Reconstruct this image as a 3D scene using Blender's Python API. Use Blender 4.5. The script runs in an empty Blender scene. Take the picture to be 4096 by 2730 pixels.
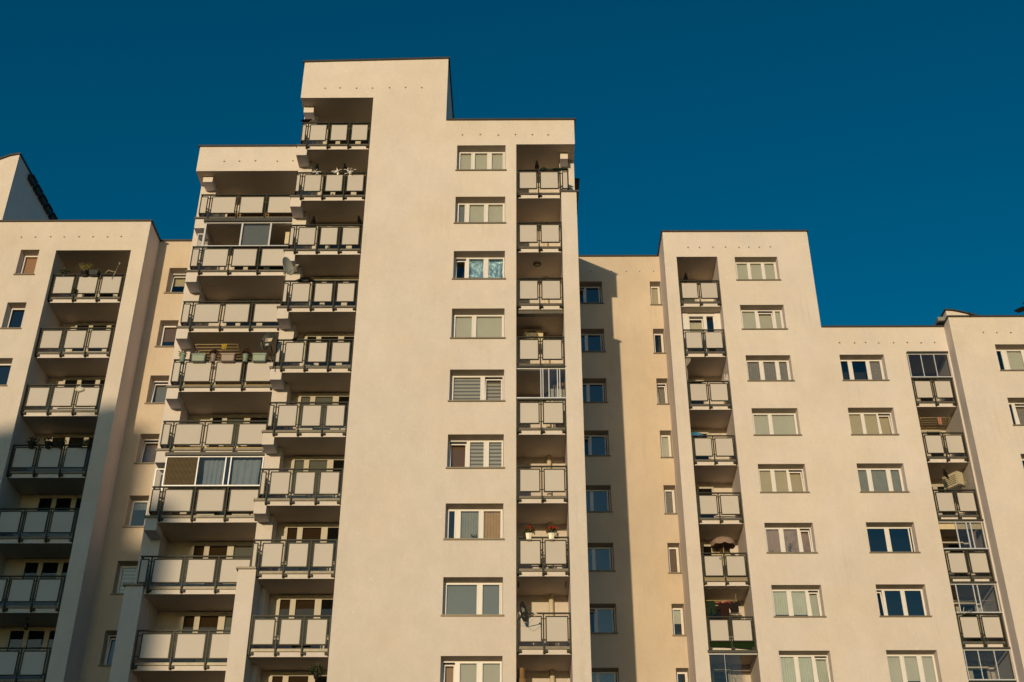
import bpy, math, random
from mathutils import Vector, Matrix
random.seed(7)
rnd = random.uniform
scene = bpy.context.scene
COL = scene.collection
FL = 2.8            # floor height
GZ = -1.6           # ground level relative to the eye (everything is lifted by 1.6 m at the end)

# ------------------------------------------------------------------ materials
MATS = {}
def nodes_of(name):
    m = bpy.data.materials.new(name); m.use_nodes = True
    nt = m.node_tree; nt.nodes.clear()
    out = nt.nodes.new('ShaderNodeOutputMaterial')
    MATS[name] = m
    return m, nt, out
def N(nt, t, **kw):
    n = nt.nodes.new(t)
    for k, v in kw.items():
        if k in ('operation', 'blend_type', 'data_type', 'feature', 'noise_dimensions', 'wave_type', 'bands_direction', 'clamp'):
            setattr(n, k, v)
        else:
            n.inputs[k].default_value = v
    return n
def L(nt, a, b): nt.links.new(a, b)
def mul_color(nt, col, fac):
    v = nt.nodes.new('ShaderNodeVectorMath'); v.operation = 'SCALE'
    if hasattr(col, 'is_output'): L(nt, col, v.inputs[0])
    else: v.inputs[0].default_value = col[:3]
    L(nt, fac, v.inputs['Scale'])
    return v.outputs[0]
def rng(nt, src, a, b, c, d):
    m = nt.nodes.new('ShaderNodeMapRange')
    for i, v in zip((1, 2, 3, 4), (a, b, c, d)): m.inputs[i].default_value = v
    L(nt, src, m.inputs[0]); return m.outputs[0]
def math2(nt, op, a, b):
    m = nt.nodes.new('ShaderNodeMath'); m.operation = op
    for i, s in enumerate((a, b)):
        if hasattr(s, 'is_output'): L(nt, s, m.inputs[i])
        else: m.inputs[i].default_value = s
    return m.outputs[0]
def coords(nt, scale):
    tc = nt.nodes.new('ShaderNodeTexCoord'); mp = nt.nodes.new('ShaderNodeMapping')
    mp.inputs['Scale'].default_value = scale
    L(nt, tc.outputs['Object'], mp.inputs['Vector']); return mp.outputs[0]
def noise(nt, scale3, sc=1.0, det=4, rough=.55):
    n = N(nt, 'ShaderNodeTexNoise', Scale=sc, Detail=det, Roughness=rough)
    L(nt, coords(nt, scale3), n.inputs['Vector']); return n.outputs['Fac']

def plain(name, col, rough=.6, metal=0., spec=.5, var=.06, vscale=3., rand=0., bump=0., bscale=40.):
    m, nt, out = nodes_of(name)
    b = N(nt, 'ShaderNodeBsdfPrincipled', Roughness=rough, Metallic=metal)
    b.inputs['Specular IOR Level'].default_value = spec
    f = rng(nt, noise(nt, (1, 1, 1), vscale), .25, .75, 1 - var, 1 + var)
    if rand:
        oi = nt.nodes.new('ShaderNodeObjectInfo')
        f = math2(nt, 'MULTIPLY', f, rng(nt, oi.outputs['Random'], 0, 1, 1 - rand, 1 + rand))
    L(nt, mul_color(nt, col, f), b.inputs['Base Color'])
    if bump:
        bm = N(nt, 'ShaderNodeBump', Strength=bump, Distance=.01)
        L(nt, noise(nt, (1, 1, 1), bscale), bm.inputs['Height']); L(nt, bm.outputs[0], b.inputs['Normal'])
    L(nt, b.outputs[0], out.inputs[0]); return m

def stucco(name, col, amt=1.0, dots=.0):
    m, nt, out = nodes_of(name)
    b = N(nt, 'ShaderNodeBsdfPrincipled', Roughness=.92)
    b.inputs['Specular IOR Level'].default_value = .15
    big = rng(nt, noise(nt, (1, 1, 1), .22, 5, .6), .3, .7, 1 - .055 * amt, 1 + .045 * amt)
    mid = rng(nt, noise(nt, (1, 1, .6), 1.3, 6, .65), .3, .7, 1 - .04 * amt, 1 + .035 * amt)
    # rain streaks: narrow in x, long in z, only in some places
    st = noise(nt, (5.5, 5.5, .22), 1, 4, .6)
    msk = rng(nt, noise(nt, (1, 1, 1), .35, 3), .48, .68, 0, 1)
    stf = math2(nt, 'SUBTRACT', 1.0, math2(nt, 'MULTIPLY', rng(nt, st, .52, .75, 0, .085 * amt), msk))
    f = math2(nt, 'MULTIPLY', math2(nt, 'MULTIPLY', big, mid), stf)
    # fine grain of the render coat
    f = math2(nt, 'MULTIPLY', f, rng(nt, noise(nt, (1, 1, 1), 38, 3), .25, .75, .96, 1.04))
    f = math2(nt, 'MULTIPLY', f, rng(nt, noise(nt, (1, 1, .8), 9, 4, .7), .28, .72, .965, 1.03))
    # light falloff painted into the plaster: lower storeys darker, upper ones brighter
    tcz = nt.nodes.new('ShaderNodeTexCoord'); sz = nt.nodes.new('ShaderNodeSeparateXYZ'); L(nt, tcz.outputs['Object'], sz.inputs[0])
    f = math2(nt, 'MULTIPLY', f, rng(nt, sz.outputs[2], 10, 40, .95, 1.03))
    if dots:
        v = nt.nodes.new('ShaderNodeTexVoronoi'); v.feature = 'F1'
        v.inputs['Scale'].default_value = 1.0; v.inputs['Randomness'].default_value = .35
        L(nt, coords(nt, (2.0, 0, 1.75)), v.inputs['Vector'])
        d = rng(nt, v.outputs['Distance'], .05, .12, 1, 0)
        dm = rng(nt, noise(nt, (1, 1, 1), .8, 2), .45, .62, 0, dots)
        f = math2(nt, 'ADD', f, math2(nt, 'MULTIPLY', d, dm))
    # slight shift of hue between panels of plaster
    hue = nt.nodes.new('ShaderNodeMix'); hue.data_type = 'RGBA'
    hue.inputs['A'].default_value = (*col, 1)
    hue.inputs['B'].default_value = (col[0] * .985, col[1] * .965, col[2] * .91, 1)
    L(nt, rng(nt, noise(nt, (1, 1, 1), .3, 3), .4, .68, 0, 1), hue.inputs['Factor'])
    L(nt, mul_color(nt, hue.outputs['Result'], f), b.inputs['Base Color'])
    bm = N(nt, 'ShaderNodeBump', Strength=.35, Distance=.012)
    h = math2(nt, 'ADD', noise(nt, (1, 1, 1), 30, 3), math2(nt, 'MULTIPLY', noise(nt, (1, 1, 1), 1.1, 2), 3.0))
    L(nt, h, bm.inputs['Height']); L(nt, bm.outputs[0], b.inputs['Normal'])
    L(nt, b.outputs[0], out.inputs[0]); return m

def glass(name, tint=(.78, .82, .84), refl=.16, edge=.5):
    m, nt, out = nodes_of(name)
    tr = nt.nodes.new('ShaderNodeBsdfTransparent'); tr.inputs[0].default_value = (*tint, 1)
    gl = N(nt, 'ShaderNodeBsdfGlossy', Roughness=.015); gl.inputs['Color'].default_value = (.95, .97, 1, 1)
    lw = N(nt, 'ShaderNodeLayerWeight', Blend=.35)
    fac = math2(nt, 'ADD', math2(nt, 'MULTIPLY', lw.outputs['Fresnel'], edge), refl)
    bm = N(nt, 'ShaderNodeBump', Strength=.06, Distance=.02)
    L(nt, noise(nt, (1, 1, 1), 1.6, 2), bm.inputs['Height']); L(nt, bm.outputs[0], gl.inputs['Normal'])
    mx = nt.nodes.new('ShaderNodeMixShader'); L(nt, fac, mx.inputs[0])
    L(nt, tr.outputs[0], mx.inputs[1]); L(nt, gl.outputs[0], mx.inputs[2])
    L(nt, mx.outputs[0], out.inputs[0]); return m

def striped(name, ca, cb, period, axis=2, duty=.5, rough=.8, ramp=.08):
    m, nt, out = nodes_of(name)
    b = N(nt, 'ShaderNodeBsdfPrincipled', Roughness=rough)
    tc = nt.nodes.new('ShaderNodeTexCoord'); sx = nt.nodes.new('ShaderNodeSeparateXYZ')
    L(nt, tc.outputs['Object'], sx.inputs[0])
    fr = math2(nt, 'FRACT', math2(nt, 'MULTIPLY', sx.outputs[axis], 1 / period), 0)
    f = rng(nt, fr, duty - ramp, duty + ramp, 0, 1)
    mx = nt.nodes.new('ShaderNodeMix'); mx.data_type = 'RGBA'
    mx.inputs['A'].default_value = (*ca, 1); mx.inputs['B'].default_value = (*cb, 1)
    L(nt, f, mx.inputs['Factor']); L(nt, mx.outputs['Result'], b.inputs['Base Color'])
    L(nt, b.outputs[0], out.inputs[0]); return m

def lace(name, ca, cb, scale=9.):
    m, nt, out = nodes_of(name)
    b = N(nt, 'ShaderNodeBsdfPrincipled', Roughness=.85)
    v = nt.nodes.new('ShaderNodeTexVoronoi'); v.inputs['Scale'].default_value = scale
    L(nt, coords(nt, (1, 1, .8)), v.inputs['Vector'])
    mx = nt.nodes.new('ShaderNodeMix'); mx.data_type = 'RGBA'
    mx.inputs['A'].default_value = (*ca, 1); mx.inputs['B'].default_value = (*cb, 1)
    L(nt, rng(nt, v.outputs['Distance'], .2, .55, 0, 1), mx.inputs['Factor'])
    L(nt, mx.outputs['Result'], b.inputs['Base Color']); L(nt, b.outputs[0], out.inputs[0]); return m

def foil_mat(name):
    m, nt, out = nodes_of(name)
    b = N(nt, 'ShaderNodeBsdfPrincipled', Roughness=.12, Metallic=1.0)
    b.inputs['Base Color'].default_value = (.42, .62, .80, 1)  # blue base paints in the reflection of the sky
    bm = N(nt, 'ShaderNodeBump', Strength=1.0, Distance=.10)
    L(nt, noise(nt, (2.2, 2.2, 1.2), 3.0, 5, .6), bm.inputs['Height']); L(nt, bm.outputs[0], b.inputs['Normal'])
    L(nt, b.outputs[0], out.inputs[0]); return m

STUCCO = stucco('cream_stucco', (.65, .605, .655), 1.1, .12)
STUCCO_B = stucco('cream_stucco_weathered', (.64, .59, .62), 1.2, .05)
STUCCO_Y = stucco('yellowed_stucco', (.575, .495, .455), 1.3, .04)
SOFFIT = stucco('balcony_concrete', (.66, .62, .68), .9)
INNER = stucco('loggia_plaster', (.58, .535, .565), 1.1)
UNDER = stucco('shade_darkened_underside', (.57, .49, .41), 1.0)  # undersides coloured darker to deepen the shade beneath slabs
ROOM = plain('painted_gloom', (.018, .017, .016), .95)  # near black, stands in for the gloom of interiors
RAIL = plain('dark_grey_steel', (.027, .028, .025), .5, 0, .25, .12, 6, bump=.05)
LEDGE = plain('grey_sheet_metal', (.115, .105, .095), .38, .35, .5, .2, 5)
PANEL = plain('railing_board', (.505, .475, .51), .55, 0, .3, .02, 1.2, .045)
COPING = plain('roof_coping_metal', (.042, .042, .045), .45, .2, .5, .15, 2)
PVC = plain('white_window_plastic', (.70, .69, .78), .35, 0, .5, .03, 4)
DOORF = plain('dull_door_frame', (.46, .43, .41), .5, 0, .3, .05, 4)
HEADM = stucco('shade_darkened_head', (.32, .275, .24), .8)  # shade under the window head painted in as a darker plaster
SILL = plain('brown_sill_metal', (.17, .145, .12), .45, .2, .5, .1, 4)
ALU = plain('pale_aluminium', (.58, .60, .72), .35, .3, .5, .06, 8)
GLASS = glass('window_glass', (.84, .87, .86), .09)
GLASS_DARK = glass('dim_window_glass', (.32, .36, .39), .11)
GLASS_DOOR = glass('shaded_door_glass', (.42, .44, .44), .04, .3)
GLASS_CLEAR = glass('balcony_glass', (.74, .76, .77), .06, .35)
VENT = plain('vent_box_metal', (.030, .032, .034), .5, .2, .5, .2, 5)
HOLE = plain('vent_hole_dark', (.06, .052, .042), .9)
HOLERIM = plain('vent_hole_rim', (.66, .615, .66), .9)
PIPE = plain('pipe_plaster', (.60, .545, .46), .8, 0, .2, .06, 4)
BLACK = plain('black_feathers', (.007, .007, .008), .8, 0, .08, .2, 20)
BEAK = plain('dark_beak', (.02, .018, .016), .5)
DKPLASTIC = plain('charcoal_dish_paint', (.035, .034, .032), .5, 0, .4, .1, 4)
GREYDISH = plain('pale_grey_dish_paint', (.42, .43, .44), .5, 0, .4, .05, 4)
STEEL = plain('galvanised_steel', (.35, .35, .34), .4, .6, .5, .15, 8)
CABLE = plain('cream_cable', (.45, .40, .32), .6)
LABELW = plain('cream_sticker', (.62, .57, .50), .6)
LABELG = plain('grey_sticker', (.22, .20, .19), .6)
MINT = plain('mint_plastic', (.22, .29, .27), .45, 0, .4, .04, 5)
MAUVE = plain('mauve_plastic', (.27, .215, .215), .45, 0, .4, .04, 5)
WHITEPL = plain('white_plastic', (.72, .70, .67), .4, 0, .4, .04, 5)
BLKPOT = plain('black_plastic', (.02, .022, .025), .4, 0, .4, .1, 5)
SOIL = plain('soil', (.05, .035, .025), .95)
LEAF = plain('green_leaves', (.05, .085, .03), .6, 0, .3, .35, 14)
LEAFD = plain('dark_leaves', (.028, .04, .02), .6, 0, .3, .35, 14)
LEAFY = plain('dry_yellow_leaves', (.19, .17, .05), .7, 0, .3, .3, 14)
LEAFP = plain('purple_heather', (.075, .035, .035), .7, 0, .2, .3, 14)
RED = plain('red_petals', (.42, .025, .018), .6, 0, .2, .25, 18)
PINK = plain('pink_petals', (.36, .10, .19), .6, 0, .2, .25, 18)
WHITEF = plain('white_petals', (.72, .68, .70), .6, 0, .2, .1, 18)
WOODROD = plain('pale_wood_rod', (.50, .38, .21), .6, 0, .3, .1, 10)
YELLOW = plain('yellow_cloth', (.36, .27, .03), .8, 0, .2, .2, 8)
PINKCL = plain('dusty_pink_cloth', (.40, .20, .15), .85, 0, .2, .15, 8)
CREAMAC = plain('cream_air_unit', (.58, .52, .40), .5, 0, .4, .05, 3)
MESHM = plain('bronze_mesh', (.085, .055, .022), .5, .3, .5, .2, 10)
CARD = plain('cardboard', (.42, .27, .14), .85, 0, .2, .08, 4)
BLUEPL = plain('blue_plastic', (.03, .16, .34), .35, 0, .5, .06, 5)
GREENCL = plain('dark_green_cloth', (.010, .024, .014), .85, 0, .2, .2, 9)
GREENMAT = plain('green_turf_mat', (.010, .024, .007), .95, 0, .1, .3, 30, bump=.4, bscale=60)
GREYMAT = plain('grey_reed_mat', (.29, .245, .19), .9, 0, .1, .15, 14)
DKRED = plain('dark_maroon_cloth', (.020, .007, .008), .85, 0, .2, .15, 8)
BLACKCL = plain('black_cloth', (.010, .010, .012), .85, 0, .2, .15, 8)
REDCL = plain('red_cloth', (.35, .015, .03), .85, 0, .2, .12, 8)
UMB = plain('mauve_parasol_cloth', (.27, .19, .17), .8, 0, .2, .12, 5)
SHEET = plain('pale_sheet', (.58, .50, .38), .85, 0, .2, .05, 5)
WICKER = striped('wicker', (.30, .17, .08), (.14, .075, .035), .03, 2)
FOIL = foil_mat('silver_foil')
BRASSY = plain('shiny_brass_sheet', (.75, .62, .38), .22, .9, .5, .15, 3)
TAPE = plain('white_shredded_tape', (.75, .74, .74), .35, .2, .5, .1, 12)
BAG = plain('white_plastic_bag', (.55, .53, .50), .45, 0, .4, .15, 12)
LAMPD = plain('dull_lamp_shade', (.16, .14, .11), .5, 0, .4, .1, 5)
FLOOR = plain('balcony_floor_tiles', (.22, .19, .16), .7, 0, .3, .15, 3)
ASPHALT = plain('asphalt', (.05, .05, .052), .9, 0, .2, .2, 2, bump=.3)
GRASS = plain('mown_grass', (.035, .05, .02), .95, 0, .1, .35, .8, bump=.5)
PAVING = plain('concrete_paving', (.26, .25, .23), .9, 0, .2, .12, 1.5, bump=.2)
B_GREEN = plain('pale_green_blind', (.52, .51, .49), .8, 0, .2, .04, 2)
B_BEIGE = plain('beige_blind', (.50, .43, .33), .8, 0, .2, .04, 2)
B_LILAC = plain('lilac_blind', (.47, .40, .42), .8, 0, .2, .04, 2)
B_BLUE = plain('blue_grey_blind', (.20, .215, .24), .8, 0, .2, .04, 2)
B_ORANGE = striped('orange_slat_blind', (.50, .26, .10), (.34, .16, .06), .05, 2)
B_BROWN = plain('brown_blind', (.17, .095, .05), .8, 0, .2, .06, 3)
B_STRIPE = striped('day_night_blind', (.14, .13, .14), (.44, .41, .40), .155, 2, .42)
B_FINE = striped('fine_slat_blind', (.50, .47, .44), (.40, .37, .35), .035, 2)
C_SHEER = plain('blue_white_sheer', (.55, .57, .55), .85, 0, .2, .06, 3)
C_LACE = lace('grey_lace', (.16, .14, .14), (.29, .26, .26), 22)
C_ROSE = lace('rose_voile', (.30, .22, .22), (.38, .29, .29), 4)
C_GREY = plain('grey_voile', (.28, .29, .30), .85, 0, .2, .12, 3)
C_BLUE = plain('blue_grey_drape', (.28, .33, .42), .85, 0, .2, .08, 3)
C_GOLD = plain('tan_drape', (.45, .29, .15), .85, 0, .2, .1, 3)
C_WHITE = plain('ivory_net', (.60, .54, .44), .85, 0, .2, .06, 3)

# ------------------------------------------------------------------ mesh builder
ORG = {}
class MB:
    def __init__(s): s.v, s.f, s.m, s.s = [], [], [], []
    def face(s, pts, mat=0, smooth=False):
        b = len(s.v); s.v += [tuple(p) for p in pts]; s.f.append(tuple(range(b, b + len(pts)))); s.m.append(mat); s.s.append(smooth)
    def box(s, x0, x1, y0, y1, z0, z1, mat=0, shear=0.0):
        # shear: y shift per metre of height (tilted sashes)
        h = lambda z: shear * (z - z0)
        P = [(x, y + h(z), z) for z in (z0, z1) for y in (y0, y1) for x in (x0, x1)]
        b = len(s.v); s.v += P
        for q in ((0, 2, 3, 1), (4, 5, 7, 6), (0, 1, 5, 4), (2, 6, 7, 3), (0, 4, 6, 2), (1, 3, 7, 5)):
            s.f.append(tuple(b + i for i in q)); s.m.append(mat); s.s.append(False)
    def grid(s, x0, x1, z0, z1, y, holes=(), mat=0):
        xs = sorted({x0, x1, *[v for h in holes for v in h[:2] if x0 < v < x1]})
        zs = sorted({z0, z1, *[v for h in holes for v in h[2:4] if z0 < v < z1]})
        for i in range(len(xs) - 1):
            cx = (xs[i] + xs[i + 1]) / 2
            run = None
            for j in range(len(zs) - 1):
                cz = (zs[j] + zs[j + 1]) / 2
                inside = any(h[0] < cx < h[1] and h[2] < cz < h[3] for h in holes)
                if not inside:
                    if run is None: run = zs[j]
                    end = zs[j + 1]
                if run is not None and (inside or j == len(zs) - 2):
                    s.face([(xs[i], y, run), (xs[i + 1], y, run), (xs[i + 1], y, end), (xs[i], y, end)], mat); run = None
    def side(s, x, y0, y1, z0, z1, mat=0):
        s.face([(x, y0, z0), (x, y1, z0), (x, y1, z1), (x, y0, z1)], mat)
    def flat(s, x0, x1, y0, y1, z, mat=0):
        s.face([(x0, y0, z), (x1, y0, z), (x1, y1, z), (x0, y1, z)], mat)
    def front(s, x0, x1, z0, z1, y, mat=0): s.grid(x0, x1, z0, z1, y, (), mat)
    def loft(s, rings, mat=0, cap=True, smooth=True):
        b = len(s.v); n = len(rings[0])
        for r in rings: s.v += [tuple(p) for p in r]
        for i in range(len(rings) - 1):
            for j in range(n):
                k = (j + 1) % n
                s.f.append((b + i * n + j, b + i * n + k, b + (i + 1) * n + k, b + (i + 1) * n + j)); s.m.append(mat); s.s.append(smooth)
        if cap:
            s.f.append(tuple(b + j for j in reversed(range(n)))); s.m.append(mat); s.s.append(False)
            e = b + (len(rings) - 1) * n
            s.f.append(tuple(e + j for j in range(n))); s.m.append(mat); s.s.append(False)
    def tube(s, pts, r, n=6, mat=0):
        pts = [Vector(p) for p in pts]; rings = []
        for i, p in enumerate(pts):
            d = (pts[min(i + 1, len(pts) - 1)] - pts[max(i - 1, 0)])
            if d.length < 1e-9: d = Vector((0, 0, 1))
            d.normalize(); u = d.cross(Vector((0, 0, 1)))
            if u.length < .05: u = d.cross(Vector((1, 0, 0)))
            u.normalize(); w = u.cross(d); rr = r[i] if isinstance(r, (list, tuple)) else r
            rings.append([p + (u * math.cos(a) + w * math.sin(a)) * rr for a in (2 * math.pi * k / n for k in range(n))])
        s.loft(rings, mat)
    def lathe(s, prof, c, n=16, mat=0, sx=1, sy=1, M=None, cap=True):
        rings = []
        for r, z in prof:
            ring = [Vector((r * sx * math.cos(2 * math.pi * k / n), r * sy * math.sin(2 * math.pi * k / n), z)) for k in range(n)]
            if M is not None: ring = [M @ p for p in ring]
            rings.append([p + Vector(c) for p in ring])
        s.loft(rings, mat, cap)
    def prism(s, outline, y0, y1, mat=0):        # outline in x,z
        s.face([(x, y0, z) for x, z in outline], mat); s.face([(x, y1, z) for x, z in reversed(outline)], mat)
        n = len(outline)
        for i in range(n):
            a, b = outline[i], outline[(i + 1) % n]
            s.face([(a[0], y0, a[1]), (a[0], y1, a[1]), (b[0], y1, b[1]), (b[0], y0, b[1])], mat)
    def leaves(s, c, rad, n, size, mat=0, hollow=.35, droop=0):
        for _ in range(n):
            while True:
                p = Vector((rnd(-1, 1), rnd(-1, 1), rnd(-1, 1)))
                if hollow < p.length < 1: break
            q = Vector(c) + Vector((p.x * rad[0], p.y * rad[1], p.z * rad[2] - droop * abs(p.x)))
            d = Vector((rnd(-1, 1), rnd(-1, 1), rnd(-.6, 1))).normalized(); u = d.cross(Vector((rnd(-1, 1), rnd(-1, 1), rnd(-1, 1))))
            if u.length < .1: continue
            u.normalize(); k = size * rnd(.6, 1.3)
            s.face([q, q + d * k * .5 + u * k * .28, q + d * k, q + d * k * .5 - u * k * .28], mat)
    def drape(s, x0, x1, z0, z1, y, amp=.03, waves=9, mat=0, nz=5, pinch=0., phase=0., wob=.3):
        nx = max(8, int(waves * 6)); g = []
        xm = (x0 + x1) / 2
        for j in range(nz + 1):
            t = j / nz; row = []
            for i in range(nx + 1):
                u = i / nx; w = 1 - pinch * (1 - t) * math.sin(math.pi * t * .9 + .3)
                x = xm + (x0 - xm + (x1 - x0) * u) * w
                row.append((x, y + amp * math.sin(2 * math.pi * waves * u + phase + wob * math.sin(5 * t + 3 * u)) * (.5 + .5 * (1 - t)), z0 + (z1 - z0) * t))
            g.append(row)
        b = len(s.v)
        for row in g: s.v += row
        for j in range(nz):
            for i in range(nx):
                a = b + j * (nx + 1) + i
                s.f.append((a, a + 1, a + nx + 2, a + nx + 1)); s.m.append(mat); s.s.append(True)
    def mesh(s, name, mats, org):
        me = bpy.data.meshes.new(name)
        me.from_pydata([(x - org[0], y - org[1], z - org[2]) for x, y, z in s.v], [], s.f)
        for m in (mats if isinstance(mats, (list, tuple)) else [mats]): me.materials.append(m)
        me.polygons.foreach_set('material_index', s.m); me.polygons.foreach_set('use_smooth', s.s)
        me.update(); return me
    def build(s, name, mats, parent=None, label=None, cat=None, group=None, kind=None, org=None):
        o = ORG[parent] if parent is not None else (org or (0, 0, 0))
        ob = bpy.data.objects.new(name, s.mesh(name, mats, o)); COL.objects.link(ob)
        if parent is not None: ob.parent = parent
        else: ob.location = o
        ORG[ob] = o; tag(ob, label, cat, group, kind); return ob
def tag(o, label=None, cat=None, group=None, kind=None):
    for k, v in (('label', label), ('category', cat), ('group', group), ('kind', kind)):
        if v: o[k] = v
def thing(name, label, cat, loc, group=None):
    o = bpy.data.objects.new(name, None); COL.objects.link(o); o.location = loc
    o.empty_display_size = .2; ORG[o] = tuple(loc); tag(o, label, cat, group); return o
def clone(o, parent, dz):
    c = o.copy(); COL.objects.link(c); c.parent = parent; c.location = (0, 0, dz); ORG[c] = ORG[o]; return c

# ------------------------------------------------------------------ setting
g = MB(); g.flat(-3000, 3000, -3000, 3000, GZ); g.build('ground', GRASS, kind='structure', label='mown grass around the apartment blocks')
g = MB(); g.flat(-120, 120, 18, 26, GZ + .008); g.build('road', ASPHALT, kind='structure')
g = MB(); g.box(-120, 120, 26.0, 26.18, GZ, GZ + .13); g.box(-120, 120, 17.82, 18.0, GZ, GZ + .13); g.build('kerb', PAVING, kind='structure')
g = MB(); g.flat(-120, 120, 26.18, 29.5, GZ + .12); g.build('pavement', PAVING, kind='structure')

# ------------------------------------------------------------------ windows
RV = .385            # reveal depth
def reveal(w, x0, x1, z0, z1, y, mat=0, room=1, rt=.08, rs=.03, head=5):
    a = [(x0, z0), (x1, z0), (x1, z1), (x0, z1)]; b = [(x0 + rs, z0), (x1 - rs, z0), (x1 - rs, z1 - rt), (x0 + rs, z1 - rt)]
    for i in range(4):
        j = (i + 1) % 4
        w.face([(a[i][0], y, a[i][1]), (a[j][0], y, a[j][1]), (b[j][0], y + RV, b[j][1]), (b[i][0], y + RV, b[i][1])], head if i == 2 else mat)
    # a shallow room behind the glass, its darkness put into the colour
    X0, X1, Z0, Z1, Y0, Y1 = x0 + rs - .25, x1 - rs + .25, z0 - .1, z1 - rt + .3, y + RV + .09, y + RV + .85
    w.front(X0, X1, Z0, Z1, Y1, room); w.side(X0, Y0, Y1, Z0, Z1, room); w.side(X1, Y0, Y1, Z0, Z1, room)
    w.flat(X0, X1, Y0, Y1, Z0, room); w.flat(X0, X1, Y0, Y1, Z1, room)

COVER = {  # kind: (part name, material, wavy)
    'green': ('blind_or_dark_sheet', B_GREEN, 0), 'beige': ('blind_or_dark_sheet', B_BEIGE, 0), 'lilac': ('blind_or_dark_sheet', B_FINE, 0),
    'blue': ('blind_or_dark_sheet', B_BLUE, 0), 'orange': ('slat_blind', B_ORANGE, 0), 'brown': ('blind_or_dark_sheet', B_BROWN, 0),
    'stripe': ('blind_or_dark_sheet', B_STRIPE, 0), 'sheer': ('curtain', C_SHEER, 7), 'lace': ('curtain', C_LACE, 6),
    'rose': ('curtain', C_ROSE, 9), 'grey': ('curtain', C_GREY, 8), 'gold': ('curtain', C_GOLD, 7), 'foil': ('foil_sheet', FOIL, 3),
    'white': ('curtain', C_WHITE, 10)}
def window(parent, x0, x1, z0, z1, yw, bays, glassmat=None, rt=.08, rs=.03, sill=True, dz=0):
    """bays: list of (xa, xb, cover, drop, tilt) in fractions of the opening; drop = part of the height the cover hides"""
    ix0, ix1, iz0, iz1 = x0 + rs, x1 - rs, z0, z1 - rt; y = yw + RV; W = ix1 - ix0
    fr = MB(); t = .05
    t = .04
    fr.box(ix0, ix1, y - .02, y + .06, iz0, iz0 + t); fr.box(ix0, ix1, y - .02, y + .06, iz1 - t, iz1)
    fr.box(ix0, ix0 + t, y - .02, y + .06, iz0 + t, iz1 - t); fr.box(ix1 - t, ix1, y - .02, y + .06, iz0 + t, iz1 - t)
    panes = []
    n = len(bays)
    for i, (a, b, cov, drop, tilt) in enumerate(bays):
        xa, xb = ix0 + a * W, ix0 + b * W
        if i < n - 1:
            xn = ix0 + bays[i + 1][0] * W; xm0, xm1 = xb, xn
            fr.box(xm0 + .052, xm1 - .052, y - .022, y + .055, iz0 + t, iz1 - t)
        sh = .11 if tilt else 0
        s_ = .05; za, zb = iz0 + t * .6, iz1 - t * .6
        ya, yb = y - .035, y + .03
        if tilt: zb -= .06
        fr.box(xa - s_, xb + s_, ya, yb, za, za + s_, 0, sh)
        fr.box(xa - s_, xb + s_, ya + sh * (zb - s_ - za), yb + sh * (zb - s_ - za), zb - s_, zb, 0, sh)
        for q in (xa - s_, xb):
            fr.box(q, q + s_, ya + sh * s_, yb + sh * s_, za + s_, zb - s_, 0, sh)
        panes.append((xa, xb, za + s_, zb - s_, sh, cov, drop, y))
    w = fr.build('window', PVC, parent)
    if sill:
        s = MB(); s.box(x0 - .045, x1 + .045, yw - .055, yw - .002, z0 - .05, z0 + .004); s.box(x0 + .002, x1 - .002, yw - .002, y - .022, z0 - .03, z0 + .004)
        s.build('sill', SILL, w)
    for xa, xb, za, zb, sh, cov, drop, y in panes:
        p = MB(); p.face([(xa, y, za), (xb, y, za), (xb, y + sh * (zb - za), zb), (xa, y + sh * (zb - za), zb)])
        p.build('pane', glassmat or GLASS, w)
        if cov in COVER:
            nm, mt, wav = COVER[cov]; c = MB(); zc = zb - (zb - za) * drop - .02; yy = y + .07 + (.16 if sh else 0)
            if wav: c.drape(xa - .05, xb + .05, zc, zb + .03, yy, .022, wav, 0, 5, 0, rnd(0, 6))
            else: c.box(xa - .04, xb + .04, yy, yy + .006, zc, zb + .03)
            c.build(nm, mt, w)
    return w

def door_unit(parent, y, zb, zt, parts, name='balcony_door', frame=None):
    """window and door group standing just in front of a loggia's back wall; parts: (xa, xb, z bottom of glass, cover)"""
    fr = MB(); x0 = parts[0][0] - .09; x1 = parts[-1][1] + .09
    fr.box(x0, x1, y - .10, y - .002, zt - .15, zt)
    xs = [x0] + [(parts[i][1] + parts[i + 1][0]) / 2 for i in range(len(parts) - 1)] + [x1]
    for i, (a, b, zg, cov) in enumerate(parts):
        fr.box(xs[i], a, y - .10, y - .002, zb, zt - .15); fr.box(b, xs[i + 1], y - .10, y - .002, zb, zt - .15)
        fr.box(a, b, y - .10, y - .002, zb, zg)
    d = fr.build(name, frame or DOORF, parent)
    for a, b, zg, cov in parts:
        p = MB(); p.front(a, b, zg, zt - .15, y - .05); p.build('pane', GLASS_DOOR, d)
        if cov:
            c = MB(); c.front(a + .002, b - .002, zg, zt - .15, y - .012); c.build('blind_or_dark_sheet', {'brown': B_BROWN, 'olive': B_GREEN, 'dark': ROOM, 'beige': B_BEIGE}[cov], d)  # the dark cover is no blind but a sheet painting interior gloom
    return d

def vent_holes(parent, xs, z, y):
    for x in xs:
        h = MB(); zz = z + rnd(-.02, .02)
        M = Matrix.Rotation(math.pi / 2, 3, 'X')
        h.lathe([(.062, -.002), (.062, .004), (.042, .005)], (x, y, zz), 12, 1, M=M)
        h.lathe([(.036, .005), (.032, .008)], (x, y, zz), 10, 0, M=M)
        h.build('vent_hole', [HOLE, HOLERIM], parent)

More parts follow.
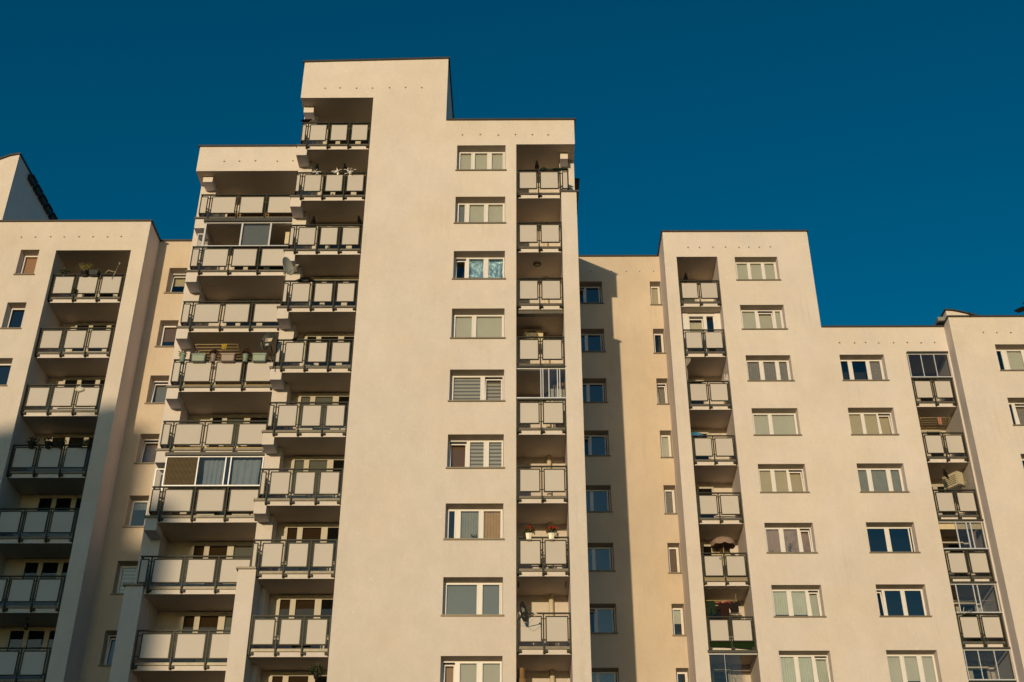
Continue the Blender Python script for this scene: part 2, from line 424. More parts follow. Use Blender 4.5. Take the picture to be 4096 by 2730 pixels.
# ------------------------------------------------------------------ balconies
def balcony(parent, zs, yf, yr, yb, x0, x1, posts, panels, xl=None, xr=None, bracket=None, pier=None, side=None, narrow_top=True, gap_l=None):
    """zs slab underside, yf slab face, yr railing plane, yb back wall; xl/xr ends of the top rail; bracket (xa, xb) beam under the slab end;
    side (x, y_back) railing returning to the wall"""
    s = MB(); T = .205
    bx0, bx1 = x0, x1
    if bracket:
        a, b = bracket
        if a < (x0 + x1) / 2: bx0 = b
        else: bx1 = a
        s.box(a, b, yf, pier, zs - .31, zs + T)
    s.box(bx0, bx1, yf, yb - .004, zs, zs + T)
    s.flat(bx0 + .01, bx1 - .01, yf + .26, yb - .01, zs + T + .003, 1)
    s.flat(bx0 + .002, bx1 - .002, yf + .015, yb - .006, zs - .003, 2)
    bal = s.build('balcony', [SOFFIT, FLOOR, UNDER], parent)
    d = MB(); e0 = (bracket[0] - .05 if bracket and bracket[0] < (x0 + x1) / 2 else x0); e1 = (bracket[1] + .05 if bracket and bracket[0] > (x0 + x1) / 2 else x1)
    d.box(e0, e1, yf - .055, yf + .25, zs + T + .003, zs + T + .022); d.box(e0, e1, yf - .055, yf - .045, zs + T - .03, zs + T + .003); d.box(e0, e1, yf - .03, yf + .25, zs + T + .022, zs + T + .075)
    d.build('drip_edge', LEDGE, bal)
    r = MB(); zt = zs + 1.42; L0 = posts[0] if xl is None else xl; L1 = posts[-1] if xr is None else xr
    r.box(L0 - .025, L1 + .025, yr - .035, yr + .03, zt - .045, zt + .005)
    for i, p in enumerate(posts):
        r.box(p - .026, p + .026, yr - .024, yr + .026, zs + .045, zt - .045)
        q = 1 if (i == 0) else (-1 if i == len(posts) - 1 and L1 == p else 1)
        r.box(p - .02 if q > 0 else p - .13, p + .13 if q > 0 else p + .02, yr + .028, yf - .002, zs + .06, zs + .155)
        r.box(p - .03, p + .03, yr + .028, yf - .002, zs + .02, zs + .06)
    P0, P1 = zs + .365, zs + 1.305; yp = yr - .012
    boards = []
    for a, b in panels:
        w = .042
        r.box(a, b, yp - .022, yp + .022, P0, P0 + w); r.box(a, b, yp - .022, yp + .022, P1 - w, P1)
        r.box(a, a + w, yp - .022, yp + .022, P0 + w, P1 - w); r.box(b - w, b, yp - .022, yp + .022, P0 + w, P1 - w)
        lp = max([p for p in posts if p < a + .03] + [-99]); rp = min([p for p in posts if p > b - .03] + [99])
        for zz in (zs + .46, zs + 1.20):
            if lp > -99: r.box(lp + .02, a + .004, yr - .012, yr + .012, zz, zz + .028)
            if rp < 99: r.box(b - .004, rp - .02, yr - .012, yr + .012, zz, zz + .028)
        boards.append((a + w - .004, b - w + .004))
    sb = None
    if side:
        sx, sy = side
        r.box(sx - .025, sx + .025, yr + .03, sy - .003, zt - .045, zt + .005)
        r.box(sx - .022, sx + .022, yr + .07, yr + .11, P0, P1); r.box(sx - .022, sx + .022, sy - .10, sy - .06, P0, P1)
        r.box(sx - .022, sx + .022, yr + .11, sy - .10, P0, P0 + .042); r.box(sx - .022, sx + .022, yr + .11, sy - .10, P1 - .042, P1)
        r.box(sx - .022, sx + .022, yf + .1, yf + .14, zs + T + .08, zt - .046)
        sb = (sx, yr + .11, sy - .10)
    r.build('railing', RAIL, bal)
    for a, b in boards:
        m = MB(); m.box(a, b, yp - .006, yp + .006, P0 + .038, P1 - .038); m.build('railing_panel', PANEL, bal)
    if sb:
        m = MB(); m.box(sb[0] - .006, sb[0] + .006, sb[1] - .004, sb[2] + .004, P0 + .038, P1 - .038); m.build('railing_panel', PANEL, bal)
    return bal

def glazing(parent, y, z0, z1, x0, x1, bars, panes, casing=None, side=None, w=.045):
    """sliding balcony glazing: bars = upright x positions; panes = (xa, xb, layer)"""
    f = MB()
    f.box(x0, x1, y - .03, y + .05, z0, z0 + .05); f.box(x0, x1, y - .03, y + .05, z1 - .05, z1)
    for b in bars: f.box(b - w / 2, b + w / 2, y - .028, y + .03, z0 + .05, z1 - .05)
    if side:        # narrow light set back beside the corner post
        sa, sb, sy, sz = side; f.box(sa, sb, sy, sy + .05, z0, z0 + .05); f.box(sa, sb, sy, sy + .05, sz - .05, sz); f.box(sa, sa + .05, sy, sy + .05, z0 + .05, sz - .05); f.box(sb - .06, sb, sy, sy + .05, z0 + .05, sz - .05)
    o = f.build('balcony_glazing', ALU, parent)
    for a, b, lay in panes:
        p = MB(); p.front(a, b, z0 + .04, z1 - .04, y + .008 + .02 * lay); p.build('pane', GLASS_CLEAR, o)
    if side:
        p = MB(); p.front(sa + .05, sb - .06, z0 + .05, sz - .05, sy + .02); p.build('pane', GLASS_CLEAR, o)
    if casing:
        c = MB(); cx0, cx1, ch = casing; c.box(cx0, cx1, y - .13, y + .06, z1 + .002, z1 + ch); c.build('casing', COPING, o)
    return o

# ------------------------------------------------------------------ building roofs
def coping(parent, segs, mat=COPING, name='roof_coping'):
    """segs: (x0, x1, y0, y1, z) strips of roof edge flashing"""
    c = MB()
    for x0, x1, y0, y1, z in segs: c.box(x0, x1, y0, y1, z + .003, z + .075)
    return c.build(name, mat, parent)

# ================================================================== LEFT BLOCK (loggia column, recessed link)
left = thing('apartment_block', 'cream apartment block at the left edge, its lower floors in deep shadow', 'apartment block', (-21, 50, GZ), 'row of joined cream apartment blocks')
YB = 44.58; YC = 46.12; zB = 31.92
wl = MB()
bw = [(-22.36, -21.53, 30.35 - FL * k, 31.67 - FL * k) for k in range(8)]
LGB = (-20.78, -17.43); RB = 33.20; HB_ = 31.63; XB = -16.78
wl.grid(-31, XB, GZ, RB, YB, [(LGB[0], LGB[1], GZ, HB_)] + bw)
for h in bw: reveal(wl, *h, YB)
wl.side(XB, YB, 56, GZ, RB)                                   # right return of the block
wl.side(LGB[0], YB, 46.66, GZ, HB_); wl.side(LGB[1], YB, 46.66, GZ, HB_)
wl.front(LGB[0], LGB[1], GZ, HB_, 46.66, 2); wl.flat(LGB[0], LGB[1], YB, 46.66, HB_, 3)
wl.flat(-31, XB, YB, 56, RB); wl.side(-31, YB, 56, GZ, RB); wl.front(-31, XB, GZ, RB, 56)
cw = [(-16.10, -15.28, 30.36 - 2.822 * k, 31.72 - 2.822 * k) for k in range(10)]
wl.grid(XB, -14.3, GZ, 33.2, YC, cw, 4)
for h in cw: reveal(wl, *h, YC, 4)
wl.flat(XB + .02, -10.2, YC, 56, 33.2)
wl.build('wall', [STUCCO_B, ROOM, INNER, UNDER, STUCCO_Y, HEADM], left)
coping(left, [(-31, XB + .07, YB - .07, YB + .3, RB), (XB - .3, XB + .07, YB + .3, 56, RB), (XB + .08, -14.2, YC - .07, YC + .3, 33.2)])
vent_holes(left, [-22.49, -21.86, -21.17, -20.56, -19.89, -19.26, -18.6, -17.99], 32.37, YB)
covB = ['orange', 'dark', 'dark', 'grey', 'dark', 'grey', 'dark', 'dark']
for k, h in enumerate(bw): window(left, *h, YB, [(.12, .90, covB[k], 1, False)], None if k == 0 else GLASS_DARK)
covC = [('beige', True), ('brown', False), ('blue', True), ('rose', True), ('grey', False), ('stripe', False), ('blue', True), ('dark', 0), ('dark', 0), ('dark', 0)]
for k, h in enumerate(cw): window(left, *h, YC, [(.13, .86, covC[k][0], [.35, .6, .8, .8, .25, 1, 1, 1, 1, 1][k], covC[k][1])])
for k in range(1, 11):
    balcony(left, zB - FL * k - .02, 44.97, 44.85, 46.66, LGB[0], LGB[1], [-20.74, -19.69, -18.65, -17.59], [(-20.66, -19.77), (-19.62, -18.72), (-18.57, -17.67)])
for k in range(0, 9):
    zt = zB - FL * k - (.06 if k else .34)
    door_unit(left, 46.66, zt - 2.1, zt, [(-19.95, -19.42, zt - 1.5, 'dark'), (-19.24, -18.62, zt - 1.5, 'dark'), (-18.42, -17.72, zt - 2.0, 'brown' if k in (0, 1) else 'dark')])

# ================================================================== CENTRE TOWER
tower = thing('apartment_block', 'tallest cream apartment tower, stepped flat roof, in the centre', 'apartment block', (-4, 48, GZ), 'row of joined cream apartment blocks')
YE = 41.15; BKL = 43.12; BKR = 43.48; PE = 42.30
ew = [(-2.79, -.69, 33.325 - FL * k, 34.695 - FL * k) for k in range(11)]
w = MB()
w.grid(-9.85, 2.31, GZ, 39.50, YE, [(-9.85, -6.60, GZ, 37.47), (-.23, 1.67, GZ, 34.74), (1.67, 2.31, 32.11, 34.74), (-3.32, 2.31, 36.10, 39.72)] + ew)
w.prism([(-9.85, 39.50), (-3.32, 39.50), (-3.32, 39.78), (-9.85, 39.60)], YE, YE + .25)
for h in ew: reveal(w, *h, YE)
w.side(-6.60, YE, BKL, GZ, 37.47)                                   # left loggia
w.front(-9.25, -6.60, GZ, 37.47, BKL, 2); w.front(-9.85, -9.25, GZ, 37.47, PE); w.side(-9.25, PE, BKL, GZ, 37.47, 2)
w.flat(-9.85, -6.60, YE, BKL, 37.47, 3); w.side(-9.85, YE, 54, 37.47, 39.60); w.side(-9.85, PE, 54, GZ, 37.47)
w.side(-.23, YE, BKR, GZ, 34.74); w.side(1.67, YE, PE, GZ, 32.11); w.side(1.67, PE, BKR, GZ, 34.74)
w.front(-.23, 1.67, GZ, 34.74, BKR, 2); w.front(1.67, 2.31, 32.11, 34.74, PE); w.flat(-.23, 1.67, YE, BKR, 34.74, 3); w.flat(1.67, 2.31, YE, PE, 34.74, 3); w.flat(1.67, 2.31, YE, PE, 32.11)
w.side(2.31, YE, PE, GZ, 32.11); w.side(2.31, PE, 55, GZ, 34.74); w.side(2.31, YE, 55, 34.74, 36.10)
w.side(-3.32, YE, 54, 36.10, 39.72); w.flat(-9.85, -3.32, YE, 54, 39.50); w.flat(-3.32, 2.31, YE, 55, 36.10); w.front(-9.85, 2.31, GZ, 36.1, 55); w.front(-9.85, -3.32, 36.1, 39.72, 54)
w.box(-10.06, -9.43, 41.22, PE - .003, GZ, 15.42)                     # low pillar under the seventh balcony
w.box(-9.78, -9.34, 41.72, PE - .002, 37.12, 37.47 - .002, 4); w.box(1.69, 2.02, 41.72, PE - .002, 34.40, 34.74 - .002, 4)
# left wing of the tower
YD = 42.72; BKD = 44.86; PD = 43.78
w.grid(-14.50, -9.87, 34.60, 35.98, YD, ()); w.flat(-14.50, -9.87, YD, BKD, 34.60, 3); w.side(-14.50, YD, PD, 34.60, 35.98)
w.front(-14.50, -13.80, GZ, 34.60, PD); w.side(-13.80, PD, BKD, GZ, 34.60, 2); w.front(-13.80, -9.87, GZ, 34.60, BKD, 2)
w.side(-14.50, PD, 55, GZ, 35.98); w.flat(-14.50, -9.87, YD, 55, 35.98); w.side(-9.87, YD, BKD, GZ, 34.60); w.front(-14.50, -9.87, GZ, 35.98, 55)
w.box(-14.50, -13.83, 42.76, PD - .003, GZ, 15.36); w.box(-14.25, -13.82, 43.1, PD - .002, 34.29, 34.60 - .002, 4)
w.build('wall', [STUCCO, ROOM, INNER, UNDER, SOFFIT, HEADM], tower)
c = MB(); c.prism([(-9.93, 39.602), (-3.26, 39.785), (-3.26, 39.86), (-9.93, 39.675)], YE - .07, YE + .3); c.box(-9.93, -9.6, YE + .302, 54, 39.602, 39.672); c.box(-3.55, -3.26, YE + .302, 54, 39.722, 39.855); c.build('roof_coping', COPING, tower)
coping(tower, [(-3.24, 2.38, YE - .07, YE + .3, 36.10), (2.1, 2.38, YE + .3, 55, 36.10)])
coping(tower, [(-14.57, -9.94, YD - .07, YD + .3, 35.98), (-14.57, -14.25, YD + .3, 55, 35.98)])
for sg in ((1.62, 2.40, YE - .06, PE - .01, 32.11), (-10.14, -9.43, 41.15, PE - .01, 15.42), (-14.58, -13.83, 42.69, PD - .01, 15.36)): coping(tower, [sg], LEDGE, 'pillar_cap')
vent_holes(tower, [-8.8, -8.13, -7.39, -6.68, -5.91, -5.19, -4.47], 38.04, YE)
vent_holes(tower, [-2.58, -1.8, -1.01, -.27, .47, 1.16], 35.28, YE)
vent_holes(tower, [-13.31, -12.63, -11.91, -10.93, -10.23], 35.16, YD)
for i in range(8):                                                  # dark vent boxes along the right roof edge
    v = MB(); y0 = 45.0 + i * 1.02; v.box(2.315, 2.62, y0, y0 + .72, 35.52, 35.86); v.box(2.315, 2.70, y0 - .04, y0 + .76, 35.86, 35.90); v.build('vent_box', VENT, tower)
EB = [
    [(.05, .28, 'green', 1, 0), (.36, .62, 'green', 1, 0), (.72, .95, 'green', 1, 0)],
    [(.05, .17, 'blue', 1, 0), (.27, .57, 'green', 1, 0), (.66, .96, 'green', 1, 0)],
    [(.04, .20, 'dark', 1, 1), (.29, .58, 'foil', 1, 0), (.68, .97, 'foil', 1, 0)],
    [(.05, .37, 'green', 1, 0), (.46, .96, 'green', 1, 0)],
    [(.05, .56, 'stripe', 1, 0), (.67, .95, 'stripe', 1, 1)],
    [(.04, .30, 'brown', 1, 1), (.39, .64, 'stripe', 1, 0), (.74, .97, 'stripe', 1, 0)],
    [(.04, .14, 'dark', 1, 0), (.25, .57, 'grey', .95, 0), (.66, .96, 'gold', .95, 0)],
    [(.04, .56, 'blue', .97, 0), (.66, .95, 'blue', .97, 0)],
    [(.05, .19, 'gold', 1, 1), (.30, .58, 'lilac', 1, 0), (.68, .97, 'lilac', 1, 0)],
    [(.05, .28, 'beige', 1, 0), (.36, .62, 'beige', 1, 0), (.72, .95, 'beige', 1, 0)],
    [(.05, .37, 'beige', 1, 0), (.46, .96, 'beige', 1, 0)]]
for k, h in enumerate(ew): window(tower, *h, YE, EB[k])
EP = [(-9.32, -8.56), (-8.40, -7.64), (-7.49, -6.74)]
zEL = 34.75
for k in range(0, 10):
    zs = zEL - FL * k
    if k < 8: balcony(tower, zs, 41.45, 41.33, BKL, -9.80, -6.602, [-9.40, -8.49, -7.58, -6.66], [(-9.67, -9.465)] + EP, xl=-9.66, bracket=(-9.82, -9.37) if k < 7 else None, pier=PE, side=(-9.66, PE))
    else: balcony(tower, zs, 41.45, 41.33, BKL, -9.43, -6.602, [-9.38, -8.49, -7.58, -6.66], EP)
for k in range(0, 10):
    zt = zEL - FL * k + FL - .06
    if k == 0: zt = 37.40
    c = ['dark', 'dark', 'dark', 'dark', 'dark', 'olive', 'olive', 'brown', 'brown', 'brown'][k]
    door_unit(tower, BKL, zt - 2.15, zt, [(-8.83, -8.46, zt - 1.5, c), (-8.26, -7.56, zt - 2.0, c), (-7.32, -6.72, zt - 1.5, 'dark')])
    if k == 0: continue
    if k == 1: zt = 34.56
    door_unit(tower, BKD, zt - 2.15 - .03, zt - .03, [(-12.75, -12.35, zt - 1.5, c if k > 6 else 'dark'), (-12.15, -11.45, zt - 2.0, c if k > 3 else 'dark'), (-11.2, -10.3, zt - 1.5, 'olive' if k > 6 else 'dark')])
zER = 34.83
for k in range(1, 11):
    zs = zER - FL * k
    if k == 1: balcony(tower, zs, 41.45, 41.30, BKR, -.228, 1.668, [-.18, .72, 1.65], [(-.12, .66), (.78, 1.58), (1.72, 1.99)], xr=1.99, side=(1.99, PE))
    else: balcony(tower, zs, 41.45, 41.30, BKR, -.228, 1.668, [-.185, .715, 1.635], [(-.12, .66), (.78, 1.575)])
    p = MB(); p.lathe([(.09, zs - FL + .22), (.09, zs - .002)], (1.04, 43.32, 0), 14); p.build('drain_pipe', PIPE, tower)
zD = 34.70
DP = [(-13.60, -12.51), (-12.35, -11.28), (-11.12, -10.00)]
for k in range(1, 10):
    zs = zD - FL * k
    if k < 8: balcony(tower, zs, 42.90, 42.78, BKD, -14.2, -9.89, [-13.68, -12.45, -11.21, -9.95], [(-14.09, -13.76)] + DP, xl=-14.08, bracket=(-14.22, -13.75) if k < 7 else None, pier=PD, side=(-14.08, PD))
    else: balcony(tower, zs, 42.90, 42.78, BKD, -13.83, -9.89, [-13.76, -12.45, -11.21, -9.95], DP)
# glazed-in balconies of the tower
z = zD - FL * 2
gl = glazing(tower, 42.80, z + 1.43, z + FL - .10, -13.72, -9.92, [-13.69, -12.10, -10.86], [(-12.06, -10.9, 0)], casing=(-13.78, -9.90, .16), side=(-14.12, -13.82, 43.2, z + 2.42), w=.07)
c = MB(); c.box(-12.03, -10.93, 42.88, 42.886, z + 1.5, z + FL - .2); c.build('blind_or_dark_sheet', B_BLUE, gl)
z = zD - FL * 6
gl = glazing(tower, 42.80, z + 1.43, z + FL - .10, -13.76, -9.92, [-13.74, -12.5, -11.44, -11.24, -10.0], [(-12.48, -11.26, 0), (-11.42, -10.0, 1)], casing=(-13.8, -9.90, .12), side=(-14.28, -13.88, 43.3, z + 2.42))
n = MB()
for i in range(25): n.box(-13.72 + i * .05, -13.709 + i * .05, 42.805, 42.812, z + 1.47, z + FL - .15)
for i in range(24): n.box(-13.74, -12.52, 42.804, 42.813, z + 1.48 + i * .05, z + 1.491 + i * .05)
n.build('mesh_screen', MESHM, gl)
n = MB(); n.box(-13.70, -12.53, 42.84, 42.85, z + 1.46, z + FL - .12); n.build('shade_sheet', plain('shade_brown', (.055, .04, .022), .8), gl)  # added dark sheet, stands in for the shaded loggia behind the mesh
c = MB(); c.drape(-12.30, -11.40, z + 1.45, z + FL - .22, 42.92, .04, 5, 0, 6, .12); c.build('curtain', C_BLUE, gl)
c = MB(); c.drape(-11.20, -10.12, z + 1.45, z + FL - .20, 42.94, .04, 4, 0, 6, .10, 1.); c.build('curtain', C_BLUE, gl)
z = zER - FL * 5
gl = glazing(tower, 41.27, z + 1.44, z + FL - .02, -.22, 1.72, [.72, .80, 1.03, 1.36, 1.45, 1.69], [(.74, 1.36, 0), (1.03, 1.67, 1)], casing=(-.22, 1.72, .03), w=.034)
z = zER - FL * 3
c = MB(); c.box(-.226, 1.665, 41.5, 41.75, z - .16, z - .004); c.build('roller_casing', LEDGE, tower)
for x in (-.15, 1.55):                                               # two dark slotted vents in one soffit
    c = MB(); zz = zER - FL * 7 - .004
    for i in range(5): c.box(x - .025, x + .025, 41.95 + i * .13, 42.05 + i * .13, zz - .012, zz)
    c.build('soffit_vent', VENT, tower)
# ================================================================== RIGHT BLOCK
right = thing('apartment_block', 'cream apartment block right of the tower with a shadowed recessed wall', 'apartment block', (11, 53, GZ), 'row of joined cream apartment blocks')
YF = 51.43; YG = 49.53; BKG = 51.65
w = MB()
fw = [(2.45, 4.04, 33.16 - FL * k, 34.46 - FL * k) for k in range(10)]; fs = [(6.44, 6.985, 33.06 - FL * k, 34.45 - FL * k) for k in range(10)]
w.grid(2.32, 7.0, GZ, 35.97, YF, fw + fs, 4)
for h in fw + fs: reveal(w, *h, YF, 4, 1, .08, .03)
w.flat(2.32, 7.0, YF, 60, 35.97)
LG = (7.60, 9.60); L2 = (17.96, 19.90)
gw = [(10.45, 12.54, 33.25 - FL * k, 34.61 - FL * k) for k in range(11)]; g2 = [(14.83, 16.90, 27.66 - FL * k, 29.03 - FL * k) for k in range(9)]
w.grid(7.0, 19.98, GZ, 36.12, YG, [(LG[0], LG[1], GZ, 34.63), (L2[0], L2[1], GZ, 29.14), (14.18, 19.98, 30.52, 36.12)] + gw + g2)
for h in gw + g2: reveal(w, *h, YG)
w.side(7.0, YG, 60, GZ, 36.12); w.side(14.18, YG, 60, 30.52, 36.12); w.flat(7.0, 14.18, YG, 60, 36.12); w.flat(14.18, 19.98, YG, 60, 30.52); w.front(2.32, 19.98, GZ, 30.5, 60)
for (a, b), zt in ((LG, 34.63), (L2, 29.14)):
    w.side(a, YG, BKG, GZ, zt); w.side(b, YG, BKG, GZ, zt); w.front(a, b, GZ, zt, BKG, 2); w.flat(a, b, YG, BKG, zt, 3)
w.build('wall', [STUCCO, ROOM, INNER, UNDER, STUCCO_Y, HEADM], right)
coping(right, [(2.72, 6.92, YF - .07, YF + .3, 35.97), (6.93, 14.24, YG - .07, YG + .3, 36.12), (6.93, 7.2, YG + .3, 60, 36.12), (13.95, 14.24, YG + .3, 60, 36.12), (14.25, 19.97, YG - .07, YG + .3, 30.52)])
vent_holes(right, [3.51, 4.55, 5.29, 5.97, 6.67], 35.07, YF)
vent_holes(right, [8.21, 8.77, 9.44, 10.06, 10.72, 11.2, 11.72, 12.27], 35.19, YG)
vent_holes(right, [14.93, 15.63, 16.15, 16.77, 17.46, 18.11, 18.75, 19.39], 29.67, YG)
for k, h in enumerate(fw): window(right, *h, YF, [(.06, .40, 'dark', 1, k % 3 == 0), (.50, .91, 'dark', 1, 0)], GLASS_DARK)
fsc = ['beige', 'dark', 'lace', 'green', 'lace', 'brown', 'sheer', 'dark', 'dark', 'dark']
for k, h in enumerate(fs): window(right, *h, YF, [(.16, .80, fsc[k], .5 if k == 6 else 1, k in (2,))])
GB = [
    [(.05, .30, 'green', 1, 0), (.38, .64, 'green', 1, 0), (.72, .95, 'green', 1, 0)],
    [(.05, .35, 'green', 1, 0), (.45, .75, 'green', 1, 1), (.83, .95, 'green', 1, 0)],
    [(.04, .31, 'lace', .95, 0), (.41, .68, 'lace', .95, 0), (.77, .95, 'lace', .95, 0)],
    [(.05, .37, 'green', 1, 0), (.46, .96, 'green', 1, 0)],
    [(.04, .28, 'beige', 1, 0), (.37, .63, 'beige', 1, 0), (.71, .95, 'beige', 1, 1)],
    [(.04, .31, 'rose', 1, 0), (.41, .70, 'rose', 1, 0), (.79, .95, 'rose', .9, 1)],
    [(.04, .32, 'sheer', .86, 0), (.42, .71, 'sheer', .86, 0), (.80, .96, 'sheer', .86, 1)],
    [(.04, .31, 'sheer', 1, 0), (.40, .67, 'sheer', 1, 0), (.76, .97, 'sheer', 1, 1)],
    [(.04, .31, 'green', 1, 0), (.40, .67, 'green', 1, 0), (.76, .97, 'green', 1, 0)]]
for k, h in enumerate(gw): window(right, *h, YG, GB[k % 9])
G2B = [
    [(.04, .20, 'dark', 1, 0), (.30, .62, 'dark', 1, 0), (.71, .95, 'lace', 1, 0)],
    [(.04, .30, 'beige', 1, 0), (.38, .66, 'beige', 1, 0), (.73, .95, 'beige', 1, 1)],
    [(.04, .23, 'grey', .9, 0), (.33, .66, 'grey', .9, 0), (.76, .95, 'grey', .9, 0)],
    [(.04, .41, 'dark', 1, 0), (.51, .92, 'dark', 1, 0)],
    [(.03, .12, 'dark', 1, 1), (.20, .53, 'dark', 1, 0), (.62, .96, 'dark', 1, 0)],
    [(.04, .29, 'green', 1, 0), (.38, .64, 'green', .85, 0), (.74, .96, 'green', 1, 0)],
    [(.04, .29, 'grey', 1, 0), (.38, .64, 'grey', 1, 0), (.74, .96, 'grey', 1, 0)]]
for k, h in enumerate(g2): window(right, *h, YG, G2B[k % 7], GLASS_DARK if k in (3, 4) else None)
zG = 34.64
for k in range(1, 11):
    balcony(right, zG - FL * k, 49.72, 49.60, BKG, LG[0] + .002, LG[1] - .002, [7.65, 8.58, 9.54], [(7.71, 8.52), (8.64, 9.48)])
zG2 = 29.16
for k in range(1, 9):
    balcony(right, zG2 - FL * k, 49.72, 49.60, BKG, L2[0] + .002, L2[1] - .002, [18.02, 18.93, 19.84], [(18.08, 18.86), (18.99, 19.78)])
for k in range(0, 9):
    zt = zG - FL * k - .16
    if k != 1: door_unit(right, BKG, zt - 2.0, zt, [(8.05, 8.65, zt - 1.95, 'olive' if k == 0 else 'dark')])
    zt = zG2 - FL * k - .2
    if k < 8: door_unit(right, BKG, zt - 2.0, zt, [(18.2, 18.75, zt - 1.4, 'dark'), (18.95, 19.55, zt - 1.95, 'dark')])
# built-in wall with white panels and a tilted window on the second balcony
zs = zG - FL * 1
u = MB(); u.box(7.61, 8.02, 50.25, 50.32, zs - 2.55, zs - .004); u.box(9.33, 9.59, 50.25, 50.32, zs - 2.55, zs - .004)
u.box(8.02, 8.09, 50.30, 50.40, zs - 2.55, zs - .2); u.box(9.24, 9.33, 50.30, 50.40, zs - 2.55, zs - .2); u.box(8.02, 9.33, 50.28, 50.40, zs - .2, zs - .006)
u.box(8.76, 8.92, 50.29, 50.38, zs - 2.55, zs - .2); u.box(8.09, 8.76, 50.42, 50.47, zs - .32, zs - .26); u.box(8.70, 8.755, 50.36, 50.42, zs - 2.4, zs - .32, 0, .03)
u = u.build('balcony_partition', PVC, right)
p = MB(); p.front(8.09, 8.70, zs - 2.5, zs - .32, 50.44); p.build('pane', GLASS, u)
p = MB(); p.front(8.92, 9.24, zs - 2.5, zs - .25, 50.38); p.build('pane', GLASS_DARK, u)
c = MB(); c.drape(8.08, 8.74, zs - 2.4, zs - .42, 50.52, .04, 7, 0, 6, .25); c.build('curtain', C_WHITE, u)
c = MB(); c.front(8.0, 9.4, zs - 2.5, zs - .1, 50.62); c.build('back_panel', ROOM, u)
# glazed balconies of the right block
z = zG - FL * 8
gl = glazing(right, 49.62, z + 1.20, z + FL - .12, 7.60, 9.58, [8.235], [(7.63, 8.22, 0), (8.25, 8.88, 0)], casing=(7.55, 9.60, .11), w=.012)
z = zG2 - FL
gl = glazing(right, 49.52, z + 1.42, z + FL - .11, 17.97, 19.88, [18.0, 18.6, 19.21, 19.85], [(18.0, 18.6, 0), (18.58, 19.22, 1), (19.2, 19.85, 0)], casing=(17.96, 19.88, .07), w=.035)
z = zG2 - FL * 4
gl = glazing(right, 49.52, z + 1.42, z + FL - .11, 17.97, 19.88, [18.68, 19.13, 19.31, 19.80], [(18.68, 19.31, 0), (19.13, 19.80, 1)], casing=(17.96, 19.88, .06), w=.05)
c = MB(); c.box(18.0, 19.82, 49.62, 49.65, z + FL - .42, z + FL - .12); c.build('blind_or_dark_sheet', SHEET, gl)
c = MB(); c.drape(19.30, 19.58, z + 1.5, z + FL - .4, 49.8, .05, 3, 0, 6, .3); c.build('curtain', UMB, gl)
z = zG2 - FL * 5
gl = glazing(right, 49.52, z + 1.42, z + FL - .11, 17.97, 19.88, [18.17, 18.89, 19.07, 19.81], [(18.17, 18.89, 0), (18.85, 19.81, 1)], casing=(17.96, 19.88, .06), w=.04)
z = zG2 - FL * 6
gl = glazing(right, 49.52, z + 1.42, z + FL - .11, 17.97, 19.88, [18.0, 18.56, 19.21, 19.85], [(18.0, 18.56, 0), (18.56, 19.21, 1), (19.21, 19.85, 0)], casing=(17.96, 19.88, .06), w=.03)

# ================================================================== FAR RIGHT BLOCK
far = thing('apartment_block', 'cream apartment block at the far right edge with a sloped roof parapet', 'apartment block', (24, 53, GZ), 'row of joined cream apartment blocks')
YH = 48.81
hw = [(21.86, 23.96, 27.76 - FL * k, 29.14 - FL * k) for k in range(9)]
w = MB(); w.grid(19.985, 32, GZ, 30.62, YH, hw)
for h in hw: reveal(w, *h, YH)
w.side(19.985, YH, 60, GZ, 30.62); w.flat(19.985, 32, YH, 60, 30.62); w.side(32, YH, 60, GZ, 30.62); w.front(19.985, 32, GZ, 30.62, 60)
pr = [(20.01, 30.70), (21.75, 30.70), (21.3, 30.80), (20.9, 30.93), (20.5, 31.04), (20.25, 31.09), (20.01, 31.10)]
w.prism(pr, 49.0, 55)
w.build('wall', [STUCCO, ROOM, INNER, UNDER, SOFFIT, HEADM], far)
cp = coping(far, [(19.93, 32, YH - .07, YH + .3, 30.62), (19.93, 20.2, YH + .3, 60, 30.62)])
c = MB(); top = [(21.85, 30.70), (21.3, 30.83), (20.9, 30.96), (20.5, 31.07), (20.25, 31.12), (19.95, 31.13)]
c.prism(top + [(x, z + .055) for x, z in reversed(top)], 48.93, 55); c.build('parapet_coping', COPING, far)
vent_holes(far, [21.46, 22.08, 22.73, 23.4], 29.79, YH)
v = MB(); v.box(19.66, 19.98, 49.25, 49.75, 30.72, 30.92); v.build('vent_box', STEEL, far)
HB = [[(.05, .16, 'dark', 1, 0), (.29, .62, 'green', 1, 0), (.72, .95, 'green', 1, 0)], [(.05, .12, 'dark', 1, 0), (.22, .55, 'lace', 1, 1), (.65, .95, 'lace', 1, 0)], [(.05, .3, 'dark', 1, 0), (.4, .62, 'grey', 1, 0), (.72, .95, 'grey', 1, 0)]]
for k, h in enumerate(hw): window(far, *h, YH, HB[k % 3])

